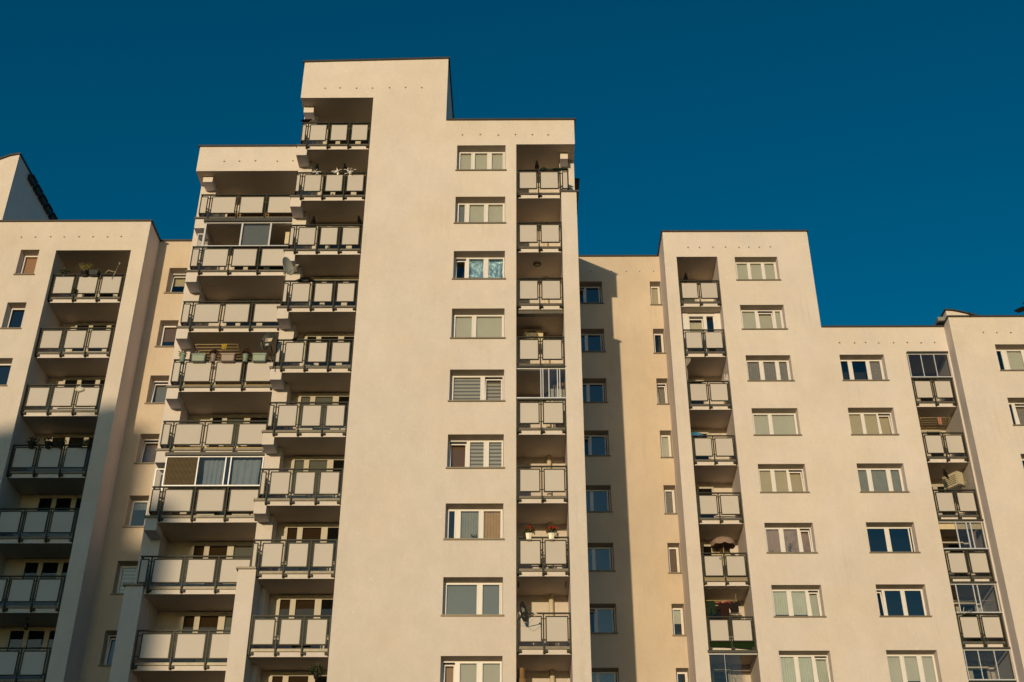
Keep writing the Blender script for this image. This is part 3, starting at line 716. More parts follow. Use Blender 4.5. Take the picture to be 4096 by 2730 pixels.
# ================================================================== REAR BLOCK far left
rear = thing('apartment_block', 'taller cream block behind the left roof, shaded side lined with dark vent boxes', 'apartment block', (-29, 54, GZ), 'row of joined cream apartment blocks')
YA = 47.7; w = MB()
out = [(-40, GZ), (-25.22, GZ), (-25.22, 39.72), (-25.66, 39.62), (-26.15, 39.37), (-26.8, 39.0), (-27.6, 38.7), (-28.6, 38.6), (-40, 38.6)]
w.prism(out, YA, 62); w.build('wall', STUCCO, rear)
c = MB(); top = [(-25.16, 39.73), (-25.64, 39.66), (-26.15, 39.40), (-26.8, 39.03), (-27.6, 38.73), (-28.6, 38.62), (-40, 38.62)]
c.prism(top + [(x, z + .09) for x, z in reversed(top)], YA - .07, 62); c.build('roof_coping', COPING, rear)
for i in range(9):
    v = MB(); y0 = 49.05 + i * .80; v.box(-25.215, -25.0, y0, y0 + .62, 39.25, 39.50); v.box(-25.215, -24.92, y0 - .03, y0 + .66, 39.50, 39.53); v.build('vent_box', VENT, rear)

# ================================================================== NEIGHBOUR BLOCK (behind the viewer; throws the shadow at lower left)
nb = thing('apartment_block', 'stepped neighbouring block behind the viewer that shades the lower left floors', 'apartment block', (-60, -66, GZ))
w = MB(); w.box(-100, -41.9, -63, -60, GZ, 33.5); w.prism([(-100, 33.5), (-41.9, 33.5), (-41.9, 36.65), (-44.5, 35.95), (-46.5, 35.4), (-50, 34.5), (-54, 34.0), (-100, 34.0)], -63, -60); w.box(-41.898, -38.45, -63, -60, GZ, 31.15); w.box(-100, -52, -72, -63.002, GZ, 33.4); w.build('wall', STUCCO_B, nb)
coping(nb, [(-41.85, -38.40, -63.1, -59.9, 31.15)])
for i in range(10):
    for k in range(9):
        f = MB(); x = -97 + i * 5.2; z = 2 + k * 3.3; f.box(x, x + 2.1, -59.998, -59.95, z, z + 1.4); p = f.build('window', PVC, nb)
        f = MB(); f.front(x + .1, x + 2.0, z + .1, z + 1.3, -59.94); f.build('pane', GLASS_DARK, p)
# ================================================================== THINGS ON THE BALCONIES
def rotz(a): return Matrix.Rotation(a, 3, 'Z')
def bird(x, y, z, yaw, label, k=1.0, lean=0.0, group='dark birds perched on the balcony rails', upright=1.0):
    t = thing('bird', label, 'bird', (x, y, z), group); M = rotz(yaw); O = Vector((x, y, z)); m = MB()
    sp = [(-.22, .00, .006, .030), (-.15, .05, .018, .036), (-.09, .10, .045, .045), (-.03, .16, .072, .070), (.03, .215, .080, .075), (.07, .27, .064, .062), (.09, .315, .044, .045), (.105, .35, .043, .043), (.135, .365, .032, .032), (.155, .365, .014, .014)]
    ca, sa = math.cos(lean), math.sin(lean); rings = []
    for i, (px, pz, rz, ry) in enumerate(sp):
        a = sp[max(i - 1, 0)]; b = sp[min(i + 1, len(sp) - 1)]; d = Vector((b[0] - a[0], 0, b[1] - a[1])).normalized(); nrm = Vector((-d.z, 0, d.x)); ring = []
        for q in range(10):
            an = 2 * math.pi * q / 10; p = Vector((px, 0, pz)) + nrm * rz * math.sin(an) + Vector((0, 1, 0)) * ry * math.cos(an)
            p = Vector((p.x * ca - p.z * sa, p.y, p.x * sa + p.z * ca)) * k; ring.append(O + M @ p)
        rings.append(ring)
    m.loft(rings, 0); m.build('body', BLACK, t)
    f = lambda px, py, pz: O + M @ (Vector((px * ca - pz * sa, py, px * sa + pz * ca)) * k)
    m = MB(); m.tube([f(.15, 0, .365), f(.175, 0, .358), f(.20, 0, .345)], [.014 * k, .009 * k, .002], 6); m.build('beak', BEAK, t)
    for s in (-1, 1):
        m = MB(); m.loft([[f(px, s * (.055 + .02 * math.sin(math.pi * u)) * 1.0 + s * dy, pz + dz) for dy, dz in ((0, .05 * w), (.018, 0), (0, -.05 * w), (-.01, 0))] for u, px, pz, w in ((0, .05, .235, .5), (.3, 0, .19, 1), (.6, -.08, .12, .8), (1, -.19, .03, .15))], 0); m.build('wing', BLACK, t)
        m = MB(); m.tube([f(.01, s * .03, .14), f(.02, s * .03, .06)], .008 * k, 5); m.tube([Vector(f(.02, s * .03, .06)), O + M @ Vector((.02 * k, s * .03 * k, 0))], .007 * k, 5); m.build('leg', BEAK, t)
    return t
RZ = 1.425
zl = lambda k: zEL - FL * k + RZ
bird(-9.60, 41.33, zl(0) - .02, .15, 'black bird leaning forward on the left end of the topmost balcony rail', .95, -.55)
bird(-8.82, 41.33, zl(1), -1.35, 'upright black bird, left of two on the taped second rail of the tower')
bird(-7.60, 41.33, zl(1), -1.7, 'upright black bird, right of two on the taped second rail of the tower')
bird(-8.72, 41.33, zl(2), -1.5, 'upright black bird at the left of the third rail from the tower top')
bird(-6.80, 41.33, zl(2), -1.85, 'upright black bird at the right end of the third rail from the tower top')
bird(-9.02, 41.30, zl(4) - .10, -.5, 'small black bird crouching on the rail just right of the labelled dark dish', .62, -.6)
bird(.66, 41.30, zER - FL + RZ, -1.6, 'upright black bird on the top right balcony rail beside green cloth')
bird(7.98, 49.60, zG - FL + RZ, -1.6, 'upright black bird on the topmost loggia rail of the right block')
# hanging bird decoy and a flying bird
t = bird(18.70, 49.80, 22.82, 2.1, 'black bird shape hanging under the ceiling beside the cream air unit', 1.05, .5, None)
m = MB(); m.tube([(18.72, 49.80, 23.18), (18.72, 49.80, zG2 - FL * 2)], .004, 4); m.build('cord', BEAK, t)
def flying(x, y, z):
    t = thing('bird', 'black bird flying at the right edge of the sky', 'bird', (x, y, z)); O = Vector((x, y, z)); m = MB()
    m.loft([[O + Vector((px + ry * math.cos(a) * .4, ry * math.sin(a), pz + ry * math.cos(a))) for a in (2 * math.pi * q / 8 for q in range(8))] for px, pz, ry in ((-.05, -.15, .015), (-.03, -.08, .025), (0, 0, .04), (.02, .06, .03), (.03, .10, .018), (.037, .13, .003))], 0); m.build('body', BLACK, t)
    t.rotation_euler = (0, -.85, 0)
    for s in (-1, 1):
        m = MB()
        for dz in (0, .012): m.face([O + Vector(p) for p in ((s * .02, dz, .05), (s * .11, -.02 + dz, .10), (s * .25, .0 + dz, .16), (s * .22, .01 + dz, .06), (s * .11, 0 + dz, -.01), (s * .02, dz, -.03))])
        m.build('wing', BLACK, t)
flying(9.90, 20.3, 12.97)

# black cloth-like scare bird lying over a rail
t = thing('bird', 'black bird with drooping wings bent over the fourth rail below the grey dish', 'bird', (-8.80, 41.25, zl(3)), 'dark birds perched on the balcony rails')
m = MB(); z = zl(3); m.loft([[(-9.06 + u * .52, 41.27 + .05 * math.cos(a), z - .0 + .10 * math.sin(math.pi * u) + (.015 + .055 * math.sin(math.pi * u)) * math.sin(a)) for a in (2 * math.pi * q / 8 for q in range(8))] for u in (0, .15, .3, .5, .7, .85, 1)], 0); m.build('body', BLACK, t)
for s, x in ((-1, -8.95), (1, -8.65)):
    m = MB(); m.face([(x, 41.25, z + .09), (x + s * .18, 41.22, z - .02), (x + s * .30, 41.2, z - .09), (x + s * .08, 41.22, z - .06), (x - s * .05, 41.22, z - .03)]); m.build('wing', BLACK, t)

# bird spikes and shredded tape on the second rail
t = MB(); z = zl(1)
for i in range(52):
    x = -9.35 + i * .052; t.tube([(x, 41.33, z), (x + rnd(-.03, .03), 41.33 + rnd(-.05, .05), z + .11)], .0022, 3)
t.box(-9.4, -6.66, 41.325, 41.335, z, z + .008); t.build('bird_spikes', STEEL, None, 'row of thin bird spikes along the second balcony rail of the tower', 'bird spikes', org=(-8, 41.33, z))
for i, (x, sc, lb) in enumerate(((-8.82, .8, 'leftmost tuft of white shredded tape, under the left bird on the second rail'), (-7.97, .9, 'middle tuft of white shredded tape, between the birds on the second rail'), (-7.36, 1.25, 'largest tuft of white shredded tape, right of the right bird on the second rail'))):
    t = MB()
    for j in range(13):
        p = Vector((x + rnd(-.05, .05), 41.29, z + rnd(-.04, .02))); pts = [p]; d = Vector((rnd(-1, 1), rnd(-.6, .1), rnd(-.6, .75)))
        for q in range(4):
            p = p + d.normalized() * .06 * sc; d += Vector((rnd(-.6, .6), rnd(-.3, .3), rnd(-.7, .4))); pts.append(p)
        for a, b in zip(pts, pts[1:]):
            w = Vector((0, 0, .012)) if abs((b - a).normalized().z) < .7 else Vector((.012, 0, 0)); t.face([a - w, b - w, b + w, a + w])
    t.build('shredded_tape', TAPE, None, lb, 'plastic tape', 'tufts of shredded tape on the rail', org=(x, 41.29, z))

# satellite dishes
def dish(C, nrm, up, R, label, mat, arm_to, foot, marks=0, sx=.92):
    t = thing('satellite_dish', label, 'satellite dish', C, 'satellite dishes on the balconies')
    n = Vector(nrm).normalized(); u = Vector(up); u = (u - n * u.dot(n)).normalized(); r = u.cross(n); M = Matrix((r, u, n)).transposed(); C = Vector(C)
    m = MB(); prof = [(0.001, 0)] + [(R * q, .17 * R * q * q * 1.0) for q in (.25, .5, .75, .93, 1.0)]
    m.lathe([(a, b) for a, b in prof] + [(R * 1.015, .17 * R - .004), (R * 1.0, .17 * R - .022), (R * .7, .17 * R * .49 - .018), (.001, -.018)], C, 28, 0, sx, 1, M, False); m.build('reflector', mat, t)
    a = C + M @ Vector((0, -R * .98, .13 * R)); e = Vector(arm_to)
    m = MB(); m.tube([C + M @ Vector((0, -R * .55, -.05)), a - n * .03, a + (e - a) * .5, e], .016, 6); m.build('feed_arm', DKPLASTIC if mat is DKPLASTIC else STEEL, t)
    d = (C + M @ Vector((0, 0, .05)) - e).normalized(); m = MB(); m.tube([e - d * .10, e - d * .02, e - d * .019, e + d * .06], [.022, .022, .034, .034], 8); m.build('receiver', LABELW if marks != 1 else DKPLASTIC, t)
    m = MB(); b = C - n * .04; m.tube([b, b - n * .10, Vector(foot) + Vector((0, 0, .35)), Vector(foot)], .022, 6); m.box(b.x - .05, b.x + .05, b.y - .0, b.y + .07, b.z - .10, b.z + .06); m.build('mast', STEEL if marks != 1 else DKPLASTIC, t)
    m = MB(); m.tube([e - d * .08, e + Vector((0, 0, -.13)) + (a - e) * .2, e + Vector((0, .0, -.2)) + (a - e) * .6, a, Vector(foot) + Vector((0, -.03, .2)), Vector(foot) + Vector((0, -.05, -.6 if marks == 2 else .1))], .006, 5); m.build('cable', CABLE, t)
    P = lambda px, py, h=.006: C + M @ Vector((px * sx, py, .17 * ((px * px + py * py) / R) + h))
    def plate(x0, x1, y0, y1, mat, h, name, rot=0., nseg=6):
        q = MB(); cx, cy = (x0 + x1) / 2, (y0 + y1) / 2; f = lambda px, py: P(cx + (px - cx) * math.cos(rot) - (py - cy) * math.sin(rot), cy + (px - cx) * math.sin(rot) + (py - cy) * math.cos(rot), h)
        for i in range(nseg):
            a_, b_ = x0 + (x1 - x0) * i / nseg, x0 + (x1 - x0) * (i + 1) / nseg; q.face([f(a_, y0), f(b_, y0), f(b_, y1), f(a_, y1)])
        return q.build(name, mat, t)
    if marks == 1:      # framed label with a disc on the left and a cream plate on the right, rounded logo plate below
        ro = .22
        plate(-.20, .20, -.005, .145, LABELW, .006, 'label_frame', 0); plate(-.188, -.052, .008, .132, LABELG, .008, 'label_square', 0)
        q = MB(); q.face([P(-.12 + .052 * math.cos(2 * math.pi * i / 20), .07 + .052 * math.sin(2 * math.pi * i / 20), .011) for i in range(20)]); q.build('label_disc', MAUVE, t)
        plate(-.04, .19, .008, .132, SHEET, .008, 'label_plate', 0); plate(-.02, .15, .062, .072, MAUVE, .010, 'label_line', .15)
        q = MB(); q.face([P(.02 + .11 * abs(math.cos(a)) ** .5 * (1 if math.cos(a) > 0 else -1), -.155 + .045 * abs(math.sin(a)) ** .5 * (1 if math.sin(a) > 0 else -1), .007) for a in (2 * math.pi * i / 28 for i in range(28))]); q.build('logo_plate', LABELW, t)
        for i, gx in enumerate((-.055, .018, .09)):
            q = MB(); w_ = .022
            q.face([P(gx - w_, -.18, .010), P(gx - w_ + .011, -.18, .010), P(gx - w_ + .011, -.135, .010), P(gx - w_, -.135, .010)])
            q.face([P(gx - w_ + .011, -.148, .010), P(gx + w_, -.148, .010), P(gx + w_, -.135, .010), P(gx - w_ + .011, -.135, .010)])
            if i: q.face([P(gx + w_ - .011, -.18, .010), P(gx + w_, -.18, .010), P(gx + w_, -.148, .010), P(gx + w_ - .011, -.148, .010)])
            q.build('logo_letter', DKPLASTIC, t)
    if marks == 2:
        plate(-.06, .17, .03, .15, LABELW, .006, 'label_plate'); plate(-.18, -.07, .03, .15, LABELG, .006, 'label_square'); plate(-.04, .15, .085, .095, MAUVE, .008, 'label_line')
        plate(-.08, .12, -.19, -.12, LABELG, .006, 'logo_plate')
    return t
dish((-9.55, 41.02, 28.26), (.80, -.42, .12), (0, 0, 1), .41, 'pale grey satellite dish facing right at the left end of a tower balcony', GREYDISH, (-9.08, 40.72, 28.12), (-9.64, 41.27, zl(3) - .1))
dish((-9.92, 40.98, 24.68), (-.40, -.85, .10), (.30, 0, 1), .41, 'charcoal satellite dish with a framed cream label, overlapping the planter balcony', DKPLASTIC, (-10.06, 40.50, 24.42), (-9.68, 41.25, 23.6), 1, .84)
dish((-.02, 40.86, 13.74), (.86, -.38, .10), (-.18, 0, 1), .36, 'charcoal satellite dish seen nearly edge on, its shadow falling on the railing panel', DKPLASTIC, (.42, 40.46, 13.55), (-.20, 41.22, 13.25), 2)

# planters on the fourth rail of the left wing
def flowers(t, c, rad, n, leafmat, petalmat, nf, ps=.05, ls=.08):
    m = MB(); m.leaves(c, rad, n, ls, 0); m.build('foliage', leafmat, t)
    if petalmat:
        m = MB(); m.leaves((c[0], c[1] - .02, c[2] + rad[2] * .25), (rad[0] * 1.02, rad[1], rad[2] * .95), nf, ps, 0, .6); m.build('flowers', petalmat, t)
zp = zD - FL * 4 + 1.42 - .20; yp = 42.66
def round_pot(x, y, z, r, h, mat, label, leafm, petal, nl, nf, hgt=.13, group='flower pots hung along one balcony rail', spread=1.3):
    t = thing('flower_pot', label, 'flower pot', (x, y, z), group); m = MB()
    m.lathe([(r * .66, z), (r * .70, z + .004), (r * .92, z + h * .82), (r * .93, z + h * .83), (r * 1.04, z + h * .83), (r * 1.04, z + h), (r * .94, z + h), (r * .9, z + h * .9)], (x, y, 0), 18); m.build('pot', mat, t)
    m = MB(); m.lathe([(.001, z + h * .9), (r * .9, z + h * .9)], (x, y, 0), 12, cap=False); m.build('soil', SOIL, t)
    flowers(t, (x, y, z + h + hgt * .45), (r * spread, r * 1.1, hgt), nl, leafm, petal, nf); return t
def trough(x0, x1, y, z, h, mat, label, leafm=None, petal=None, nl=0, nf=0, group='flower pots hung along one balcony rail'):
    t = thing('planter_box', label, 'planter box', ((x0 + x1) / 2, y, z), group); m = MB(); cx = (x0 + x1) / 2; hw = (x1 - x0) / 2
    def ring(w, d, zz): return [(cx + (w - .05) * (1 if math.cos(a) > 0 else -1) + .05 * math.cos(a), y + (d - .05) * (1 if math.sin(a) > 0 else -1) + .05 * math.sin(a), zz) for a in (2 * math.pi * (i + .5) / 24 for i in range(24))]
    m.loft([ring(hw * .86, .085, z), ring(hw * .9, .095, z + .02), ring(hw * .94, .11, z + h * .8), ring(hw, .13, z + h * .81), ring(hw, .13, z + h), ring(hw * .94, .11, z + h), ring(hw * .92, .10, z + h * .86)], 0, True, False); m.build('box', mat, t)
    if leafm: flowers(t, (cx, y, z + h + .04), (hw * .8, .1, .08), nl, leafm, petal, nf, .045, .07)
    return t
round_pot(-13.73, yp, zp, .125, .34, MINT, 'leftmost mint pot with white flowers on the planter rail', LEAF, WHITEF, 130, 60, .14)
trough(-13.36, -12.77, yp, zp + .02, .32, MINT, 'mint planter box with small white flowers, left on the planter rail', LEAF, WHITEF, 120, 50)
round_pot(-12.48, yp, zp, .125, .34, MAUVE, 'mauve round pot with dark red heather on the planter rail', LEAFP, None, 260, 0, .17)
trough(-12.17, -11.58, yp, zp + .02, .33, MAUVE, 'empty mauve planter box in the middle of the planter rail')
round_pot(-11.18, yp, zp, .125, .34, MINT, 'mint round pot with dark heather, right on the planter rail', LEAFP, LEAFD, 260, 60, .19)
trough(-10.90, -10.31, yp, zp + .02, .34, MINT, 'empty mint planter box at the right end of the planter rail')
# ceiling drying rack with a yellow cloth
def rack(x0, x1, y0, y1, z, n, ztop, label, drop=.0):
    t = thing('drying_rack', label, 'drying rack', ((x0 + x1) / 2, (y0 + y1) / 2, z), 'ceiling drying racks'); 
    for i in range(n):
        y = y0 + (y1 - y0) * i / (n - 1); m = MB(); m.tube([(x0 + rnd(-.03, .03), y, z - drop * i), (x1 + rnd(-.03, .03), y, z - drop * i + .01)], .013, 6); m.build('rod', WOODROD, t)
    m = MB()
    for x in (x0 + .03, x1 - .03):
        for y in (y0, y1): m.tube([(x, y, z), (x + .02, (y0 + y1) / 2, ztop)], .004, 4)
    m.build('cords', CABLE, t)
    for x in (x0 + .02, x1 - .02):
        m = MB(); m.tube([(x, y0, z - .012), (x, y1, z - .012 - drop * (n - 1))], .010, 5); m.build('end_bar', WOODROD, t)
    return t
rack(-13.45, -11.70, 43.15, 44.35, zD - FL * 3 - .45, 6, zD - FL * 3, 'wooden ceiling drying rack with a yellow cloth above the planters')
m = MB(); m.drape(-12.36, -12.12, zD - FL * 3 - .68, zD - FL * 3 - .43, 43.13, .03, 3, 0, 5, .35); m.build('cloth', YELLOW, None, 'crumpled yellow cloth hung on the wooden drying rack', 'cloth', org=(-12.24, 43.13, zD - FL * 3 - .43))
# air conditioning units
def ac_unit(x0, x1, y0, y1, z0, z1, label, mat=CREAMAC, fan='front'):
    t = thing('air_conditioner', label, 'air conditioner', ((x0 + x1) / 2, (y0 + y1) / 2, z0), 'outdoor air conditioning units'); m = MB(); m.box(x0, x1, y0, y1, z0, z1); m.box(x0 - .008, x1 + .008, y0 - .008, y1 + .008, z1, z1 + .02); m.build('casing', mat, t)
    if fan == 'none':
        for q in range(5):
            m = MB(); m.box(x0 - .006, x0, y0 + .12, y1 - .12, z0 + .1 + q * .09, z0 + .13 + q * .09); m.build('vent_slot', BLKPOT, t)
        m = MB(); m.box(x0 + .03, x1 - .03, y0 - .04, y1 + .04, z0 - .05, z0 - .002); m.build('bracket', STEEL, t)
        m = MB(); m.tube([(x1 - .06, y0 - .02, z0 + .2), (x1 + .06, y0 - .05, z0 + .12), (x1 + .05, y0 + .1, z0 - .08)], .03, 6); m.build('hose', CABLE, t); return t
    M = Matrix.Rotation(math.pi / 2, 3, 'X') if fan == 'front' else (Matrix.Rotation(-math.pi / 2, 3, 'Y'))
    c = (((x0 + x1) / 2 - (x1 - x0) * .08, y0 - .002, (z0 + z1) / 2) if fan == 'front' else (x0 - .002, (y0 + y1) / 2, (z0 + z1) / 2)); r = min(z1 - z0, (x1 - x0) if fan == 'front' else (y1 - y0)) * .42
    m = MB(); m.lathe([(r, 0), (r, .006), (.001, .007)], c, 20, 0, M=M); m.build('fan_opening', BLKPOT, t)
    m = MB()
    for q in range(1, 6): m.lathe([(r * q / 5, .012), (r * q / 5 + .012, .016)], c, 20, 0, M=M, cap=False)
    m.build('fan_grille', mat, t)
    m = MB(); m.box(x0 + .04, x0 + .09, y0 - .03, y1 + .03, z0 - .05, z0); m.box(x1 - .09, x1 - .04, y0 - .03, y1 + .03, z0 - .05, z0); m.build('bracket', STEEL, t)
    m = MB(); m.tube([(x1 - .05, y1 - .05, z0 + .1), (x1 + .03, y1, z0 - .05), (x1 + .02, y1 + .05, z0 - .3)], .02, 6); m.build('hose', CABLE, t); return t
ac_unit(-10.30, -9.92, 43.25, 44.0, 31.0, 31.60, 'cream air conditioner inside the glazed balcony left of the tower', fan='side')
ac_unit(.06, .86, 42.75, 43.08, 25.62, 26.28, 'cream air conditioner with round fan behind the railing of the narrow tower loggia')
ac = ac_unit(19.10, 19.46, 49.95, 50.78, 22.62, 23.22, 'cream boxy air conditioner hung near the ceiling in the far right loggia', fan='none'); ac.rotation_euler = (0, 0, .55)
# lamp under a ceiling
t = thing('ceiling_lamp', 'round dull bulkhead lamp on the ceiling of the narrow tower loggia', 'ceiling lamp', (.65, 42.3, zER - FL * 2)); m = MB(); z = zER - FL * 2 - .003
m.lathe([(.17, z), (.17, z - .03), (.155, z - .035)], (.65, 42.3, 0), 20); m.build('base', LAMPD, t)
m = MB(); m.lathe([(.15, z - .03), (.14, z - .07), (.10, z - .10), (.04, z - .115), (.001, z - .117)], (.65, 42.3, 0), 20); m.build('lamp_shade', LAMPD, t)
# green cloth over the top right rail
m = MB(); z = zER - FL + RZ
for x0, x1, h in ((.80, 1.06, .09), (1.32, 1.98, .05)):
    m.loft([[(x0 + (x1 - x0) * u, 41.26 + .07 * math.cos(a), z - .01 + (.02 + h * math.sin(math.pi * u)) * math.sin(a)) for a in (2 * math.pi * q / 8 for q in range(8))] for u in (0, .1, .25, .5, .75, .9, 1)], 0)
m.box(.9, 1.6, 41.262, 41.268, z - .005, z + .02)
m.build('cloth', GREENCL, None, 'dark green cloth lying over the top right railing of the tower', 'cloth', org=(1.4, 41.26, z))
# cardboard boxes in the glazed tower loggia
for (x0, x1, z0, z1, y, lb) in ((1.12, 1.66, 22.26, 23.24, 42.25, 'large white carton behind the loggia glazing'), (1.22, 1.47, 23.245, 23.52, 42.3, 'small brown carton on top of the white carton behind the glazing'), (1.40, 1.66, 23.245, 23.38, 42.0, 'flat brown carton at the right on the white carton')):
    m = MB(); m.box(x0, x1, y, y + .4, z0, z1); m.box(x0 + (x1 - x0) * .45, x0 + (x1 - x0) * .52, y - .002, y + .402, z0 + .002, z1 + .002, 1); m.build('carton', [WHITEPL if 'white' in lb[:12] else CARD, SHEET], None, lb, 'carton', 'cartons stored in the glazed loggia', org=((x0 + x1) / 2, y + .2, z0))
# geraniums on the lower tower loggia rail
for x, lb in ((.22, 'white pot of red geraniums, left of two on the tower loggia rail'), (1.03, 'white pot of red geraniums, right of two on the tower loggia rail')):
    z = zER - FL * 7 + RZ - .16; t = thing('flower_pot', lb, 'flower pot', (x, 41.18, z), 'geranium pots on the tower loggia rail'); m = MB()
    m.loft([[(x + a * w, 41.18 + b * w, zz) for a, b in ((-1, -.8), (0, -.95), (1, -.8), (1, .8), (0, .95), (-1, .8))] for w, zz in ((.078, z), (.085, z + .03), (.108, z + .20), (.114, z + .20), (.114, z + .23), (.105, z + .23))], 0, True, False); m.build('pot', WHITEPL, t)
    flowers(t, (x + .02, 41.18, z + .36), (.20, .15, .13), 170, LEAF, RED, 110, .075, .09)
    m = MB(); m.leaves((x + (-.14 if x < .5 else .17), 41.2, z + .17), (.10, .1, .12), 40, .08); m.build('trailing_leaves', LEAFD, t)
# climbing plant behind that railing, wicker at the bottom, plant hanging at the bottom left
m = MB()
for x in (.68, 1.62): m.leaves((x, 41.6, zER - FL * 7 + .75), (.10, .1, .5), 160, .09)
m.build('climbing_plant', LEAFD, None, 'leafy climbing plant showing in the railing gaps under the geraniums', 'plant', org=(1.1, 41.6, zER - FL * 7 + .2))
t = thing('wicker_basket', 'brown wicker basket tower standing at the bottom of the tower loggia', 'basket', (-.05, 41.75, 11.0)); m = MB(); m.lathe([(.17, 11.0), (.18, 11.5), (.19, 11.66), (.12, 11.70), (.115, 12.0), (.10, 12.04), (.02, 12.06)], (-.05, 41.75, 0), 14); m.build('basket_body', WICKER, t)
t = thing('hanging_plant', 'leafy plant in a hanging pot at the bottom of the tower balconies', 'plant', (-7.1, 41.9, 12.1)); m = MB(); m.lathe([(.06, 11.72), (.11, 11.88), (.115, 11.9)], (-7.1, 41.9, 0), 12); m.build('pot', BLKPOT, t)
m = MB(); m.leaves((-7.1, 41.9, 12.02), (.24, .2, .2), 200, .11); m.build('foliage', LEAFD, t); m = MB()
for a in (0, 2.1, 4.2): m.tube([(-7.1 + .1 * math.cos(a), 41.9 + .1 * math.sin(a), 11.9), (-7.1, 41.9, 12.5)], .004, 4)
m.build('cords', CABLE, t)
# LEFT BLOCK balcony things
zB1 = lambda k: zB - FL * k - .02 + RZ
t = thing('flower_pot', 'black pot with wispy yellow grass on the topmost rail of the left block', 'flower pot', (-19.35, 44.72, zB1(1) - .2), 'pots on the left block rail'); m = MB(); z = zB1(1) - .16; m.lathe([(.13, z), (.17, z + .2), (.18, z + .22)], (-19.35, 44.72, 0), 14); m.build('pot', BLKPOT, t)
m = MB()
for i in range(70):
    a = rnd(-.9, .9); h = rnd(.2, .48); m.tube([(-19.35 + rnd(-.1, .1), 44.72, z + .2), (-19.35 + a * .2, 44.72 + rnd(-.1, .1), z + .2 + h * .6), (-19.35 + a * .38, 44.72 + rnd(-.15, .15), z + .2 + h)], .004, 3)
m.leaves((-19.35, 44.72, z + .38), (.2, .12, .16), 60, .07); m.build('grass', LEAFY, t)
t = thing('planter_box', 'black planter box with brown leaves on the topmost rail of the left block', 'planter box', (-18.92, 44.72, zB1(1) - .2), 'pots on the left block rail'); m = MB(); m.loft([[(-18.92 + a * w, 44.72 + b * .12, zz) for a, b in ((-1, -1), (1, -1), (1, 1), (-1, 1))] for w, zz in ((.17, z), (.21, z + .2), (.23, z + .2), (.23, z + .23))], 0, True, False); m.build('box', BLKPOT, t); m = MB(); m.leaves((-18.92, 44.72, z + .26), (.2, .1, .08), 90, .07); m.build('foliage', LEAFP, t)
t = thing('pot_plant', 'small leafy plant at the left end of the topmost left block rail', 'plant', (-20.3, 44.9, zB1(1) - .1)); m = MB(); m.lathe([(.08, z), (.12, z + .16)], (-20.3, 44.9, 0), 12); m.build('pot', BLKPOT, t); m = MB(); m.leaves((-20.3, 44.9, z + .28), (.26, .15, .2), 110, .10); m.build('foliage', LEAFD, t)
m = MB(); m.leaves((-19.63, 44.78, zB1(1) - .92), (.12, .08, .13), 120, .09); m.build('leaf_tuft', LEAFD, None, 'tuft of dark leaves sticking out below a left block railing panel', 'plant', org=(-19.63, 44.78, zB1(1) - .95))
t = thing('antenna', 'thin stick antenna with a drooping tip on the topmost left block rail', 'antenna', (-18.05, 44.8, zB1(1))); m = MB(); m.tube([(-18.12, 44.8, zB1(1) - .3), (-18.0, 44.8, zB1(1) + .15), (-17.93, 44.8, zB1(1) + .5)], .012, 5); m.lathe([(.001, 0), (.05, .02), (.06, .06), (.02, .10)], (-17.91, 44.8, zB1(1) + .48), 10); m.build('mast', STEEL, t)
m = MB(); m.tube([(-18.45, 44.78, zB1(1)), (-18.35, 44.78, zB1(1) + .16), (-18.2, 44.78, zB1(1) + .10), (-18.02, 44.78, zB1(1) + .08)], .012, 5); m.build('arm', LABELW, t)
m = MB(); z = zB1(3); m.loft([[(-18.52 + (u - .5) * .40 + .02 * math.sin(9 * u), 44.80 + .07 * math.cos(a) * math.sin(math.pi * max(.05, u)), z - .26 + (.03 + .12 * math.sin(math.pi * u) ** .8) * math.sin(a) + .02 * math.sin(a * 3)) for a in (2 * math.pi * q / 10 for q in range(10))] for u in (0, .12, .3, .5, .7, .88, 1)], 0); m.tube([(-18.52, 44.8, z - .1), (-18.5, 44.84, z + .01)], .02, 5)
m.build('plastic_bag', BAG, None, 'crumpled white plastic bag tied to a left block railing', 'plastic bag', org=(-18.52, 44.8, z - .3))
z = zB1(4)
for x, lm, pm, lb in ((-19.98, LEAF, PINK, 'dark pot of pink flowers at the left of the shaded flower balcony'), (-19.30, LEAF, RED, 'dark pot of red flowers in the middle of the shaded flower balcony'), (-18.78, LEAF, RED, 'second dark pot of red flowers, right of the middle on the shaded balcony')):
    round_pot(x, 44.72, z - .2, .15, .24, BLKPOT, lb, lm, pm, 130, 70, .17, 'flower pots on the shaded balcony', 1.7 if pm is PINK else 1.35)
m = MB()
for i in range(60):
    a = rnd(-1, 1); m.tube([(-17.8, 44.74, z - .02), (-17.8 + a * .16, 44.72, z + rnd(.0, .22)), (-17.8 + a * .28, 44.66, z - rnd(.05, .3))], .005, 3)
m.build('spiky_plant', LEAFD, None, 'spiky trailing plant at the right end of the shaded flower balcony', 'plant', org=(-17.8, 44.74, z - .1))
t = thing('lantern', 'dark hanging lantern under a shaded balcony at the lower left', 'lantern', (-19.0, 45.6, 15.0)); zz = zB - FL * 6 - .02; m = MB(); m.tube([(-19.0, 45.6, zz), (-19.0, 45.6, zz - .18)], .008, 5); m.lathe([(.05, zz - .02), (.05, zz)], (-19.0, 45.6, 0), 10); m.build('chain', BEAK, t); m = MB(); m.lathe([(.02, zz - .18), (.10, zz - .24), (.09, zz - .42), (.05, zz - .46)], (-19.0, 45.6, 0), 8); m.build('lamp_body', BEAK, t)
